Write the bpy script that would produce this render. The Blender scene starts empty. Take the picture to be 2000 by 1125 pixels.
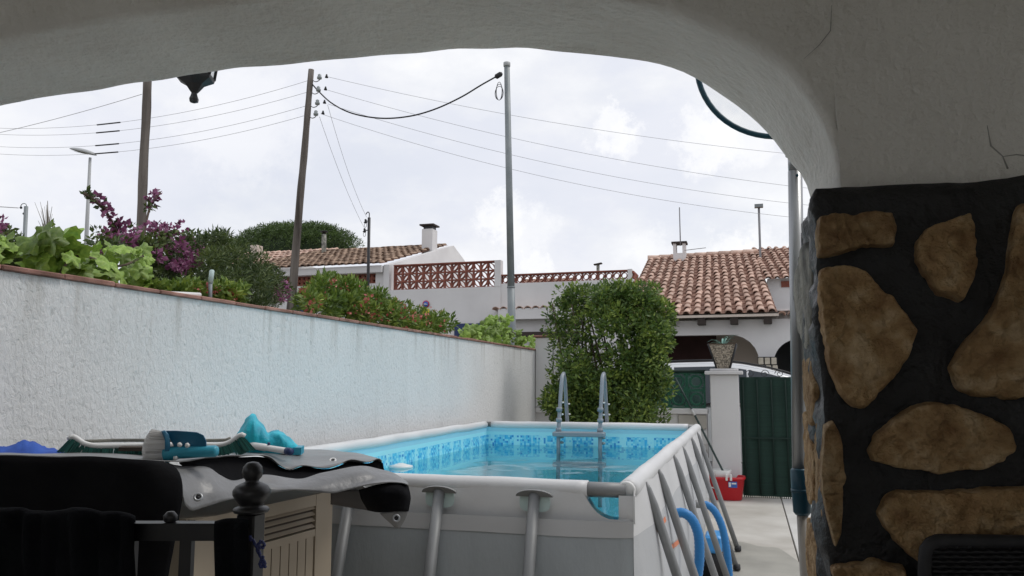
import bpy, math, random
from mathutils import Vector, Matrix, noise
random.seed(7)
C = bpy.context.scene.collection
PI = math.pi
# ------------------------------------------------------------------ camera
F_PX = 1560.0
PITCH = math.radians(6.745)
YAW = math.radians(16.355)
EYE = 1.38
cam = bpy.data.cameras.new('camera')
cam.sensor_width = 36.0
cam.lens = 36.0 * F_PX / 2000.0
cam.clip_start = 0.05
cam.clip_end = 3000
camo = bpy.data.objects.new('camera', cam)
C.objects.link(camo)
camo.location = (0, 0, EYE)
camo.rotation_euler = (PI / 2 + PITCH, 0, YAW)
bpy.context.scene.camera = camo
# ------------------------------------------------------------------ world
SUN_EL, SUN_AZ = 58.0, 60.0      # azimuth clockwise from +Y
w = bpy.data.worlds.new('World')
bpy.context.scene.world = w
w.use_nodes = True
nt = w.node_tree
nt.nodes.clear()
N = nt.nodes.new
L = nt.links.new
sky = N('ShaderNodeTexSky')
sky.sky_type = 'NISHITA'
sky.sun_disc = False
sky.sun_elevation = math.radians(SUN_EL)
sky.sun_rotation = math.radians(SUN_AZ)
sky.dust_density = 2.0
tc = N('ShaderNodeTexCoord')
mp = N('ShaderNodeMapping'); mp.inputs['Scale'].default_value = (1, 1, 2.2)
L(tc.outputs['Generated'], mp.inputs['Vector'])
n1 = N('ShaderNodeTexNoise'); n1.inputs['Scale'].default_value = 2.6; n1.inputs['Detail'].default_value = 7; n1.inputs['Roughness'].default_value = 0.55
L(mp.outputs[0], n1.inputs['Vector'])
r1 = N('ShaderNodeValToRGB')
r1.color_ramp.elements[0].position = 0.28; r1.color_ramp.elements[0].color = (0.80, 0.80, 0.80, 1)
r1.color_ramp.elements[1].position = 0.56; r1.color_ramp.elements[1].color = (1, 1, 1, 1)
L(n1.outputs['Fac'], r1.inputs['Fac'])
mp2 = N('ShaderNodeMapping'); mp2.inputs['Scale'].default_value = (1, 1, 1.8); mp2.inputs['Location'].default_value = (3.2, 1.4, 0.35)
L(tc.outputs['Generated'], mp2.inputs['Vector'])
n2 = N('ShaderNodeTexNoise'); n2.inputs['Scale'].default_value = 4.2; n2.inputs['Detail'].default_value = 9; n2.inputs['Roughness'].default_value = 0.6
L(mp2.outputs[0], n2.inputs['Vector'])
r2 = N('ShaderNodeValToRGB')
r2.color_ramp.elements[0].position = 0.46; r2.color_ramp.elements[0].color = (6.5, 6.68, 7.3, 1)
r2.color_ramp.elements[1].position = 0.70; r2.color_ramp.elements[1].color = (7.9, 7.95, 8.1, 1)
e = r2.color_ramp.elements.new(0.56); e.color = (7.0, 7.12, 7.5, 1)
L(n2.outputs['Fac'], r2.inputs['Fac'])
mx = N('ShaderNodeMix'); mx.data_type = 'RGBA'
L(r1.outputs[0], mx.inputs['Factor']); L(sky.outputs[0], mx.inputs[6]); L(r2.outputs[0], mx.inputs[7])
def lobe(px, py, rad, prev, amt):
    a_ = (px - 1000) / 1560.0; b_ = (562.5 - py) / 1560.0
    ct_, st_, cp_, sp_ = math.cos(PITCH), math.sin(PITCH), math.cos(YAW), math.sin(YAW)
    d = Vector((cp_ * a_ + sp_ * st_ * b_ - sp_ * ct_, sp_ * a_ - cp_ * st_ * b_ + cp_ * ct_, ct_ * b_ + st_)).normalized()
    dp = N('ShaderNodeVectorMath'); dp.operation = 'DISTANCE'; dp.inputs[1].default_value = d
    L(warp.outputs[0], dp.inputs[0])
    mr = N('ShaderNodeMapRange'); mr.interpolation_type = 'SMOOTHSTEP'; mr.inputs['From Min'].default_value = rad; mr.inputs['From Max'].default_value = rad * 0.45
    mr.inputs['To Max'].default_value = amt * 0.72
    L(dp.outputs['Value'], mr.inputs['Value'])
    m_ = N('ShaderNodeMix'); m_.data_type = 'RGBA'; m_.inputs[7].default_value = (8.3, 8.3, 8.35, 1)
    L(mr.outputs[0], m_.inputs['Factor']); L(prev, m_.inputs[6]); return m_.outputs[2]
n3 = N('ShaderNodeTexNoise'); n3.inputs['Scale'].default_value = 24; n3.inputs['Detail'].default_value = 8; n3.inputs['Roughness'].default_value = 0.7
L(tc.outputs['Generated'], n3.inputs['Vector'])
wsub = N('ShaderNodeVectorMath'); wsub.operation = 'MULTIPLY_ADD'; wsub.inputs[1].default_value = (0.12, 0.12, 0.12); 
wof = N('ShaderNodeVectorMath'); wof.operation = 'SUBTRACT'; wof.inputs[1].default_value = (0.06, 0.06, 0.06)
L(n3.outputs['Color'], wsub.inputs[0]); L(tc.outputs['Generated'], wof.inputs[0]); L(wof.outputs[0], wsub.inputs[2])
warp = wsub
cc = mx.outputs[2]
for args in ((1195, 255, 0.034, 0.8), (1225, 275, 0.03, 0.5), (1380, 265, 0.05, 0.85), (1440, 270, 0.05, 0.7), (985, 425, 0.036, 0.75), (1020, 445, 0.05, 0.5), (1420, 500, 0.045, 0.8), (1480, 510, 0.05, 0.7), (1270, 500, 0.04, 0.5), (1040, 530, 0.03, 0.8), (470, 240, 0.09, 0.5), (60, 300, 0.10, 0.3), (-400, 200, 0.2, 0.5), (2300, 300, 0.2, 0.6), (1700, 480, 0.1, 0.6)):
    cc = lobe(args[0], args[1], args[2], cc, args[3])
bg = N('ShaderNodeBackground'); bg.inputs['Strength'].default_value = 0.1
L(cc, bg.inputs['Color'])
wo = N('ShaderNodeOutputWorld'); L(bg.outputs[0], wo.inputs['Surface'])
# ------------------------------------------------------------------ sun
sl = bpy.data.lights.new('sun', 'SUN'); sl.energy = 0.9; sl.angle = math.radians(14); sl.color = (1.0, 0.96, 0.9)
so = bpy.data.objects.new('sun', sl); C.objects.link(so)
a, el = math.radians(SUN_AZ), math.radians(SUN_EL)
sd = Vector((math.sin(a) * math.cos(el), math.cos(a) * math.cos(el), math.sin(el)))
so.rotation_euler = sd.to_track_quat('Z', 'Y').to_euler()
so.location = sd * 50
vs = bpy.context.scene.view_settings
bpy.context.scene.display_settings.display_device = 'sRGB'
vs.view_transform = 'Standard'; vs.look = 'None'; vs.exposure = 0.36; vs.gamma = 1.0; vs.use_curve_mapping = False
sc = bpy.context.scene
sc.render.engine = 'CYCLES'
sc.cycles.max_bounces = 8
sc.cycles.diffuse_bounces = 5
sc.cycles.transparent_max_bounces = 16

# ------------------------------------------------------------------ measuring helper (photo bearing + known distance -> place)
_ct, _st, _cp, _sp = math.cos(PITCH), math.sin(PITCH), math.cos(YAW), math.sin(YAW)
_R = Vector((_cp, _sp, 0)); _F = Vector((-_sp * _ct, _cp * _ct, _st)); _U = Vector((_sp * _st, -_cp * _st, _ct))
def P(x, y, X=None, Y=None, Z=None, D=None):
    d = _R * ((x - 1000) / F_PX) + _U * ((562.5 - y) / F_PX) + _F
    if X is not None: t = X / d.x
    elif Y is not None: t = Y / d.y
    elif Z is not None: t = (Z - EYE) / d.z
    else: t = D
    return Vector((0, 0, EYE)) + d * t

# ------------------------------------------------------------------ materials
def mat(name, c1, c2=None, scale=5.0, rough=0.7, bump=0.0, bscale=40.0, metal=0.0, stretch=(1, 1, 1), detail=5, spec=0.5, bdist=0.01, island=None, c3=None, lo=0.35, hi=0.65):
    m = bpy.data.materials.new(name); m.use_nodes = True
    t = m.node_tree; b = t.nodes['Principled BSDF']
    b.inputs['Roughness'].default_value = rough; b.inputs['Metallic'].default_value = metal
    b.inputs['Specular IOR Level'].default_value = spec
    b.inputs['Base Color'].default_value = (*c1, 1)
    tc = t.nodes.new('ShaderNodeTexCoord'); mp = t.nodes.new('ShaderNodeMapping')
    mp.inputs['Scale'].default_value = stretch; t.links.new(tc.outputs['Object'], mp.inputs['Vector'])
    if c2 is not None:
        r = t.nodes.new('ShaderNodeValToRGB')
        r.color_ramp.elements[0].position = lo; r.color_ramp.elements[0].color = (*c1, 1)
        r.color_ramp.elements[1].position = hi; r.color_ramp.elements[1].color = (*c2, 1)
        if c3 is not None:
            e = r.color_ramp.elements.new((lo + hi) / 2); e.color = (*c3, 1)
        if island:
            g = t.nodes.new('ShaderNodeNewGeometry'); src = g.outputs['Random Per Island']
            r.color_ramp.elements[0].position = 0.0; r.color_ramp.elements[-1].position = 1.0
        else:
            n = t.nodes.new('ShaderNodeTexNoise'); n.inputs['Scale'].default_value = scale; n.inputs['Detail'].default_value = detail
            t.links.new(mp.outputs[0], n.inputs['Vector']); src = n.outputs['Fac']
        t.links.new(src, r.inputs['Fac']); t.links.new(r.outputs[0], b.inputs['Base Color'])
    if bump:
        n = t.nodes.new('ShaderNodeTexNoise'); n.inputs['Scale'].default_value = bscale; n.inputs['Detail'].default_value = 6
        n.inputs['Roughness'].default_value = 0.6
        t.links.new(mp.outputs[0], n.inputs['Vector'])
        bp = t.nodes.new('ShaderNodeBump'); bp.inputs['Strength'].default_value = bump; bp.inputs['Distance'].default_value = bdist
        t.links.new(n.outputs['Fac'], bp.inputs['Height']); t.links.new(bp.outputs[0], b.inputs['Normal'])
    return m
def objvar(m, amt=0.25):
    """per-object brightness variation for repeated pieces (tiles, bricks)"""
    t = m.node_tree; b = t.nodes['Principled BSDF']
    oi = t.nodes.new('ShaderNodeObjectInfo'); mr = t.nodes.new('ShaderNodeMapRange')
    mr.inputs['To Min'].default_value = 1 - amt; mr.inputs['To Max'].default_value = 1 + amt
    t.links.new(oi.outputs['Random'], mr.inputs['Value'])
    h = t.nodes.new('ShaderNodeHueSaturation'); t.links.new(mr.outputs[0], h.inputs['Value'])
    lk = b.inputs['Base Color'].links
    if lk: t.links.new(lk[0].from_socket, h.inputs['Color'])
    else: h.inputs['Color'].default_value = b.inputs['Base Color'].default_value
    t.links.new(h.outputs[0], b.inputs['Base Color'])
    return m
def leafmat(name, c1, c2, c3, rough=0.5):
    m = mat(name, c1, c2, island=True, c3=c3, rough=rough)
    t = m.node_tree
    if name != 'vine leaf':
        rmp = [n for n in t.nodes if n.type == 'VALTORGB'][0]; src = rmp.inputs['Fac'].links[0].from_socket
        tcc = t.nodes.new('ShaderNodeTexCoord'); nn = t.nodes.new('ShaderNodeTexNoise'); nn.inputs['Scale'].default_value = 4.5; nn.inputs['Detail'].default_value = 2
        t.links.new(tcc.outputs['Object'], nn.inputs['Vector'])
        m1 = t.nodes.new('ShaderNodeMapRange'); m1.inputs['From Min'].default_value = 0.3; m1.inputs['From Max'].default_value = 0.7; t.links.new(nn.outputs['Fac'], m1.inputs['Value'])
        m2 = t.nodes.new('ShaderNodeMix'); m2.data_type = 'FLOAT'; m2.inputs[0].default_value = 0.45
        t.links.new(src, m2.inputs[2]); t.links.new(m1.outputs[0], m2.inputs[3]); t.links.new(m2.outputs[0], rmp.inputs['Fac'])
    t = m.node_tree; b = t.nodes['Principled BSDF']; out = t.nodes['Material Output']
    tr = t.nodes.new('ShaderNodeBsdfTranslucent'); mxs = t.nodes.new('ShaderNodeMixShader'); mxs.inputs[0].default_value = 0.25
    t.links.new(b.inputs['Base Color'].links[0].from_socket, tr.inputs['Color'])
    t.links.new(b.outputs[0], mxs.inputs[1]); t.links.new(tr.outputs[0], mxs.inputs[2]); t.links.new(mxs.outputs[0], out.inputs['Surface'])
    return m
def alphamat(m, amt):
    t = m.node_tree; b = t.nodes['Principled BSDF']; out = t.nodes['Material Output']
    tr = t.nodes.new('ShaderNodeBsdfTransparent'); mxs = t.nodes.new('ShaderNodeMixShader'); mxs.inputs[0].default_value = amt
    t.links.new(tr.outputs[0], mxs.inputs[1]); t.links.new(b.outputs[0], mxs.inputs[2]); t.links.new(mxs.outputs[0], out.inputs['Surface'])
    return m

M = {}
M['plaster'] = mat('arch plaster', (0.70, 0.68, 0.635), (0.80, 0.785, 0.74), scale=3, rough=0.9, bump=1.0, bscale=42, bdist=0.012)
M['ceil'] = mat('porch ceiling paint', (0.74, 0.72, 0.68), rough=0.9, bump=0.3)
def stucco():
    m = bpy.data.materials.new('rough white stucco'); m.use_nodes = True
    t = m.node_tree; b = t.nodes['Principled BSDF']; b.inputs['Roughness'].default_value = 0.85
    tc = t.nodes.new('ShaderNodeTexCoord')
    mp = t.nodes.new('ShaderNodeMapping'); mp.inputs['Scale'].default_value = (1, 1.0, 0.62); t.links.new(tc.outputs['Object'], mp.inputs['Vector'])
    n = t.nodes.new('ShaderNodeTexNoise'); n.inputs['Scale'].default_value = 46; n.inputs['Detail'].default_value = 7; n.inputs['Roughness'].default_value = 0.65; n.inputs['Distortion'].default_value = 0.6
    t.links.new(mp.outputs[0], n.inputs['Vector'])
    pit = t.nodes.new('ShaderNodeMapRange'); pit.inputs['From Min'].default_value = 0.30; pit.inputs['From Max'].default_value = 0.42
    t.links.new(n.outputs['Fac'], pit.inputs['Value'])
    n2 = t.nodes.new('ShaderNodeTexNoise'); n2.inputs['Scale'].default_value = 1.3; n2.inputs['Detail'].default_value = 4
    t.links.new(tc.outputs['Object'], n2.inputs['Vector'])
    r = t.nodes.new('ShaderNodeValToRGB'); r.color_ramp.elements[0].position = 0.3; r.color_ramp.elements[0].color = (0.68, 0.685, 0.68, 1)
    r.color_ramp.elements[1].position = 0.7; r.color_ramp.elements[1].color = (0.75, 0.75, 0.74, 1)
    t.links.new(n2.outputs['Fac'], r.inputs['Fac'])
    mp3 = t.nodes.new('ShaderNodeMapping'); mp3.inputs['Scale'].default_value = (1, 2.4, 0.25); t.links.new(tc.outputs['Object'], mp3.inputs['Vector'])
    n3 = t.nodes.new('ShaderNodeTexNoise'); n3.inputs['Scale'].default_value = 1.6; n3.inputs['Detail'].default_value = 6
    t.links.new(mp3.outputs[0], n3.inputs['Vector'])
    r3 = t.nodes.new('ShaderNodeValToRGB'); r3.color_ramp.elements[0].position = 0.30; r3.color_ramp.elements[0].color = (0.83, 0.83, 0.81, 1)
    r3.color_ramp.elements[1].position = 0.45; r3.color_ramp.elements[1].color = (1, 1, 1, 1); t.links.new(n3.outputs['Fac'], r3.inputs['Fac'])
    m1 = t.nodes.new('ShaderNodeMix'); m1.data_type = 'RGBA'; m1.blend_type = 'MULTIPLY'; m1.inputs['Factor'].default_value = 0.35
    t.links.new(r.outputs[0], m1.inputs[6]); t.links.new(r3.outputs[0], m1.inputs[7])
    m2 = t.nodes.new('ShaderNodeMix'); m2.data_type = 'RGBA'
    m2.inputs[6].default_value = (0.50, 0.51, 0.50, 1)
    t.links.new(pit.outputs[0], m2.inputs['Factor']); t.links.new(m1.outputs[2], m2.inputs[7])
    # dirt runs that start under the coping
    sx = t.nodes.new('ShaderNodeSeparateXYZ'); t.links.new(tc.outputs['Object'], sx.inputs[0])
    mz = t.nodes.new('ShaderNodeMapRange'); mz.inputs['From Min'].default_value = 1.45; mz.inputs['From Max'].default_value = 1.81; t.links.new(sx.outputs['Z'], mz.inputs['Value'])
    mp4 = t.nodes.new('ShaderNodeMapping'); mp4.inputs['Scale'].default_value = (1, 9, 0.5); t.links.new(tc.outputs['Object'], mp4.inputs['Vector'])
    n4 = t.nodes.new('ShaderNodeTexNoise'); n4.inputs['Scale'].default_value = 1.7; n4.inputs['Detail'].default_value = 5; t.links.new(mp4.outputs[0], n4.inputs['Vector'])
    mr4 = t.nodes.new('ShaderNodeMapRange'); mr4.inputs['From Min'].default_value = 0.52; mr4.inputs['From Max'].default_value = 0.72; t.links.new(n4.outputs['Fac'], mr4.inputs['Value'])
    mm = t.nodes.new('ShaderNodeMath'); mm.operation = 'MULTIPLY'; t.links.new(mz.outputs[0], mm.inputs[0]); t.links.new(mr4.outputs[0], mm.inputs[1])
    mm2 = t.nodes.new('ShaderNodeMath'); mm2.operation = 'MULTIPLY'; mm2.inputs[1].default_value = 0.55; t.links.new(mm.outputs[0], mm2.inputs[0])
    m5 = t.nodes.new('ShaderNodeMix'); m5.data_type = 'RGBA'; m5.inputs[7].default_value = (0.36, 0.34, 0.30, 1)
    t.links.new(mm2.outputs[0], m5.inputs['Factor']); t.links.new(m2.outputs[2], m5.inputs[6])
    t.links.new(m5.outputs[2], b.inputs['Base Color'])
    bp = t.nodes.new('ShaderNodeBump'); bp.inputs['Strength'].default_value = 0.8; bp.inputs['Distance'].default_value = 0.012
    t.links.new(n.outputs['Fac'], bp.inputs['Height']); t.links.new(bp.outputs[0], b.inputs['Normal'])
    return m
M['stucco'] = stucco()
M['white'] = mat('white wall paint', (0.63, 0.615, 0.61), (0.72, 0.71, 0.70), scale=0.9, rough=0.9, bump=0.2, bscale=12)
M['cream'] = mat('cream interior wall', (0.6, 0.52, 0.45), rough=0.9)
M['mortar'] = mat('black mortar', (0.005, 0.005, 0.006), (0.018, 0.019, 0.020), scale=14, rough=0.42, bump=0.8, bscale=60, bdist=0.01, lo=0.45, hi=0.75)
M['stone'] = mat('ochre field stone', (0.25, 0.13, 0.05), (0.72, 0.55, 0.34), scale=30, rough=0.8, bump=1.0, bscale=45, c3=(0.47, 0.30, 0.14), lo=0.25, hi=0.78, bdist=0.04, detail=14)
objvar(M['stone'], 0.18)
M['stonegrey'] = mat('grey field stone', (0.10, 0.10, 0.09), (0.36, 0.35, 0.30), scale=12, rough=0.85, bump=0.9, bscale=50)
M['concrete'] = mat('patio concrete', (0.40, 0.375, 0.33), (0.54, 0.52, 0.475), scale=1.6, rough=0.8, bump=0.35, bscale=60, detail=8)
M['concrete2'] = mat('pale patio concrete', (0.50, 0.49, 0.46), (0.6, 0.59, 0.56), scale=2.0, rough=0.8, bump=0.3, bscale=60, detail=8)
M['stain'] = mat('damp concrete', (0.27, 0.26, 0.225), (0.36, 0.345, 0.30), scale=2.5, rough=0.55, bump=0.2, bscale=60, detail=8)
M['asphalt'] = mat('asphalt', (0.045, 0.045, 0.048), (0.07, 0.07, 0.07), scale=20, rough=0.9, bump=0.4, bscale=200)
M['ground'] = mat('dry earth', (0.20, 0.16, 0.11), (0.12, 0.13, 0.06), scale=0.6, rough=0.95)
M['tile'] = objvar(mat('clay roof tile', (0.36, 0.225, 0.17), (0.66, 0.49, 0.40), scale=5, rough=0.85, bump=0.3, bscale=30, c3=(0.54, 0.36, 0.28)), 0.2)
M['tile_old'] = objvar(mat('weathered roof tile', (0.08, 0.055, 0.042), (0.44, 0.33, 0.245), scale=4, rough=0.9, bump=0.3, bscale=30, c3=(0.27, 0.175, 0.12)), 0.28)
M['channel'] = mat('roof channel tile', (0.13, 0.06, 0.04), (0.24, 0.125, 0.085), scale=4, rough=0.9)
M['clay'] = objvar(mat('terracotta lattice', (0.20, 0.065, 0.045), (0.31, 0.11, 0.075), scale=6, rough=0.85), 0.12)
M['coping'] = objvar(mat('brick coping', (0.19, 0.095, 0.07), (0.36, 0.19, 0.15), scale=9, rough=0.9, bump=0.4, bscale=60), 0.15)
M['wood_pole'] = mat('weathered pole wood', (0.055, 0.045, 0.038), (0.20, 0.175, 0.155), scale=9, rough=0.95, bump=0.7, bscale=30, stretch=(1, 1, 0.06), bdist=0.02)
M['galv'] = mat('galvanised steel', (0.20, 0.225, 0.235), (0.27, 0.295, 0.30), scale=3, rough=0.55, metal=0.3)
M['greypaint'] = mat('grey paint metal', (0.38, 0.39, 0.39), rough=0.5)
M['dark'] = mat('black iron', (0.018, 0.018, 0.02), rough=0.5, bump=0.15, bscale=80)
M['darkwood'] = mat('dark stained beam', (0.03, 0.02, 0.015), rough=0.7)
M['wire'] = mat('overhead wire', (0.22, 0.22, 0.23), rough=0.6)
M['thinwire'] = mat('bare aluminium wire', (0.42, 0.42, 0.43), rough=0.6)
M['cable'] = mat('black cable', (0.02, 0.02, 0.022), rough=0.6)
M['glassins'] = mat('insulator glass', (0.30, 0.33, 0.33), rough=0.2)
M['vinyl'] = mat('white pool vinyl', (0.60, 0.60, 0.60), (0.68, 0.68, 0.675), scale=2, rough=0.42, bump=0.12, bscale=7, bdist=0.02)
M['vinyl_side'] = mat('pale grey pool vinyl', (0.46, 0.47, 0.48), (0.52, 0.53, 0.535), scale=2, rough=0.5, bump=0.25, bscale=5, bdist=0.03)
M['vinyl_shaded'] = mat('grey pool vinyl', (0.29, 0.315, 0.325), (0.35, 0.375, 0.385), scale=2.5, rough=0.5, bump=0.35, bscale=5, bdist=0.03, stretch=(1, 1, 0.35))  # darker copy of the side vinyl; the backlit end's shade is painted in
M['steel'] = mat('grey pool frame steel', (0.20, 0.205, 0.205), (0.25, 0.255, 0.255), scale=6, rough=0.5, metal=0.2)
M['ladder'] = mat('grey ladder tube', (0.23, 0.26, 0.29), rough=0.4, metal=0.1)
M['plastic_w'] = mat('white plastic', (0.72, 0.72, 0.70), rough=0.4)
M['teal_clip'] = mat('pale clip', (0.50, 0.62, 0.60), rough=0.5)
M['hose'] = mat('blue hose', (0.02, 0.20, 0.50), rough=0.4, bump=0.5, bscale=3, stretch=(0.1, 0.1, 25))
M['bluebox'] = mat('blue plastic', (0.06, 0.32, 0.70), rough=0.35)
M['orange'] = mat('orange print', (0.70, 0.22, 0.10), rough=0.5)
M['red'] = mat('red plastic', (0.52, 0.012, 0.02), rough=0.33)
M['navy'] = mat('navy paint', (0.012, 0.03, 0.11), rough=0.5)
M['sticker'] = mat('sticker blue', (0.04, 0.12, 0.42), rough=0.4)
M['tarp'] = mat('dark grey tarpaulin', (0.155, 0.157, 0.16), (0.20, 0.202, 0.205), scale=7, rough=0.36, bump=0.45, bscale=13, spec=0.5, bdist=0.012)
M['tarp_shade'] = mat('tarpaulin underside and painted shade', (0.004, 0.004, 0.005), (0.008, 0.008, 0.009), scale=9, rough=0.8, spec=0.08, bump=0.6, bscale=14)  # near-black tarpaulin: underside of folds, and shade painted on the near side
M['cab'] = mat('beige resin', (0.30, 0.25, 0.185), (0.34, 0.285, 0.215), scale=4, rough=0.6)
M['cab_dark'] = mat('brown resin louvre recess', (0.05, 0.035, 0.025), rough=0.8)
M['black_cloth'] = mat('black cloth', (0.003, 0.0035, 0.005), (0.008, 0.009, 0.011), scale=8, rough=0.95, bump=0.5, bscale=120, spec=0.1)
M['chair'] = mat('dark chair lacquer', (0.008, 0.008, 0.010), (0.016, 0.015, 0.016), scale=20, rough=0.4)
M['wicker'] = mat('black wicker', (0.010, 0.010, 0.012), (0.022, 0.022, 0.026), scale=20, rough=0.6)
M['blue_cloth'] = mat('royal blue cloth', (0.012, 0.05, 0.30), (0.02, 0.09, 0.42), scale=9, rough=0.8, bump=0.4, bscale=18)
M['turq'] = mat('turquoise mesh bag', (0.0, 0.26, 0.38), (0.01, 0.50, 0.62), scale=16, rough=0.55, bump=0.6, bscale=14, bdist=0.02)
M['teal'] = mat('teal plastic', (0.012, 0.12, 0.22), (0.016, 0.15, 0.26), scale=8, rough=0.38)
M['teal_light'] = mat('light teal plastic', (0.03, 0.30, 0.42), rough=0.35)
M['bristle_g'] = mat('green bristle', (0.01, 0.06, 0.05), (0.04, 0.22, 0.18), island=True, rough=0.6)
M['bristle_w'] = mat('white bristle', (0.80, 0.79, 0.77), (0.92, 0.91, 0.90), island=True, rough=0.7)
M['alu'] = mat('brushed aluminium', (0.36, 0.37, 0.38), rough=0.36, metal=0.65, bump=0.05, bscale=60, stretch=(1, 1, 0.05))
M['coupler'] = mat('petrol blue coupler', (0.006, 0.06, 0.095), rough=0.4)
M['carwhite'] = mat('white car paint', (0.72, 0.73, 0.74), rough=0.18)
M['glass'] = mat('dark car glass', (0.04, 0.05, 0.06), rough=0.08)
M['tyre'] = mat('tyre rubber', (0.02, 0.02, 0.02), rough=0.85)
M['inside'] = mat('dark interior', (0.045, 0.018, 0.016), (0.03, 0.012, 0.01), scale=3, rough=0.9)
M['pebble'] = mat('pebble dash', (0.12, 0.10, 0.08), (0.50, 0.43, 0.34), scale=55, rough=0.9, bump=0.8, bscale=60, detail=2)
M['agave'] = mat('agave leaf', (0.10, 0.22, 0.19), (0.22, 0.40, 0.34), scale=6, rough=0.6)
M['greenblock'] = mat('green painted block', (0.10, 0.33, 0.22), rough=0.7)
M['screen'] = alphamat(mat('green shade net', (0.005, 0.06, 0.035), (0.008, 0.09, 0.05), scale=40, rough=0.8), 0.55)
M['gatescreen'] = mat('dark green gate net', (0.004, 0.022, 0.015), (0.007, 0.032, 0.022), scale=6, rough=0.85, stretch=(0.3, 1, 8), bump=0.3, bscale=40)
M['bars'] = mat('gate bar green', (0.004, 0.02, 0.014), rough=0.8)
M['bark'] = mat('bark', (0.07, 0.05, 0.035), (0.16, 0.12, 0.09), scale=12, rough=0.95, bump=0.5)
M['leaf'] = leafmat('bush leaf', (0.022, 0.045, 0.012), (0.36, 0.44, 0.08), (0.10, 0.17, 0.032))
M['leaf_dk'] = leafmat('hedge leaf', (0.020, 0.040, 0.013), (0.15, 0.19, 0.045), (0.060, 0.095, 0.024))
M['leaf_mid'] = leafmat('shrub leaf', (0.04, 0.085, 0.015), (0.32, 0.40, 0.07), (0.13, 0.21, 0.03))
M['pine'] = leafmat('pine needles', (0.03, 0.06, 0.018), (0.14, 0.21, 0.05), (0.07, 0.12, 0.03))
M['bougain'] = leafmat('bougainvillea bracts', (0.09, 0.025, 0.055), (0.46, 0.20, 0.33), (0.26, 0.075, 0.18))
M['redflower'] = leafmat('red blossoms', (0.30, 0.04, 0.05), (0.62, 0.32, 0.24), (0.50, 0.12, 0.10))
M['drygrass'] = leafmat('dry twig', (0.16, 0.13, 0.10), (0.35, 0.33, 0.29), (0.24, 0.22, 0.18))
M['vine'] = objvar(leafmat('vine leaf', (0.08, 0.16, 0.025), (0.40, 0.50, 0.11), (0.21, 0.33, 0.055)), 0.55)
def vine_fix(m):
    t = m.node_tree
    n = t.nodes.new('ShaderNodeTexNoise'); n.inputs['Scale'].default_value = 9
    tc = t.nodes.new('ShaderNodeTexCoord'); t.links.new(tc.outputs['Object'], n.inputs['Vector'])
    for nd in t.nodes:
        if nd.type == 'VALTORGB': t.links.new(n.outputs['Fac'], nd.inputs['Fac'])
vine_fix(M['vine'])
def liner():
    m = bpy.data.materials.new('blue pool liner'); m.use_nodes = True
    t = m.node_tree; b = t.nodes['Principled BSDF']; b.inputs['Roughness'].default_value = 0.3
    g = t.nodes.new('ShaderNodeTexCoord'); s = t.nodes.new('ShaderNodeSeparateXYZ'); t.links.new(g.outputs['Object'], s.inputs[0])
    def mth(op, a, bv=None):
        n = t.nodes.new('ShaderNodeMath'); n.operation = op
        for i, v in enumerate((a, bv)):
            if v is None: continue
            if isinstance(v, (int, float)): n.inputs[i].default_value = v
            else: t.links.new(v, n.inputs[i])
        return n.outputs[0]
    z = s.outputs['Z']; h = mth('ADD', s.outputs['X'], s.outputs['Y'])
    cell = 0.018
    ci = mth('FLOOR', mth('DIVIDE', h, cell)); cj = mth('FLOOR', mth('DIVIDE', z, cell))
    cmb = t.nodes.new('ShaderNodeCombineXYZ'); t.links.new(ci, cmb.inputs[0]); t.links.new(cj, cmb.inputs[1])
    wn = t.nodes.new('ShaderNodeTexWhiteNoise'); wn.noise_dimensions = '2D'; t.links.new(cmb.outputs[0], wn.inputs['Vector'])
    r = t.nodes.new('ShaderNodeValToRGB'); r.color_ramp.interpolation = 'CONSTANT'
    cols = [(0, (0.20, 0.62, 0.80)), (0.25, (0.05, 0.42, 0.74)), (0.42, (0.08, 0.52, 0.78)), (0.62, (0.30, 0.72, 0.85)), (0.86, (0.03, 0.28, 0.62)), (0.93, (0.15, 0.6, 0.8))]
    r.color_ramp.elements[0].color = (*cols[0][1], 1); r.color_ramp.elements[1].position = cols[1][0]; r.color_ramp.elements[1].color = (*cols[1][1], 1)
    for p_, c_ in cols[2:]:
        e = r.color_ramp.elements.new(p_); e.color = (*c_, 1)
    t.links.new(wn.outputs['Value'], r.inputs['Fac'])
    # groups of tiles: repeat 0.26 m, tiles fill most of it
    fr = mth('FRACT', mth('DIVIDE', h, 0.26)); gate = mth('LESS_THAN', fr, 0.76)
    gate = mth('MAXIMUM', gate, mth('GREATER_THAN', wn.outputs['Value'], 0.8))
    top = mth('LESS_THAN', z, 0.868); bot = mth('GREATER_THAN', z, 0.66)
    fac = mth('MULTIPLY', mth('MULTIPLY', top, bot), gate)
    m1 = t.nodes.new('ShaderNodeMix'); m1.data_type = 'RGBA'; m1.inputs[6].default_value = (0.36, 0.77, 0.86, 1)
    t.links.new(fac, m1.inputs['Factor']); t.links.new(r.outputs[0], m1.inputs[7])
    # paler top strip
    up = mth('GREATER_THAN', z, 0.90)
    m2 = t.nodes.new('ShaderNodeMix'); m2.data_type = 'RGBA'; m2.inputs[7].default_value = (0.32, 0.64, 0.77, 1)
    t.links.new(up, m2.inputs['Factor']); t.links.new(m1.outputs[2], m2.inputs[6])
    t.links.new(m2.outputs[2], b.inputs['Base Color'])
    return m
M['liner'] = liner()
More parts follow.
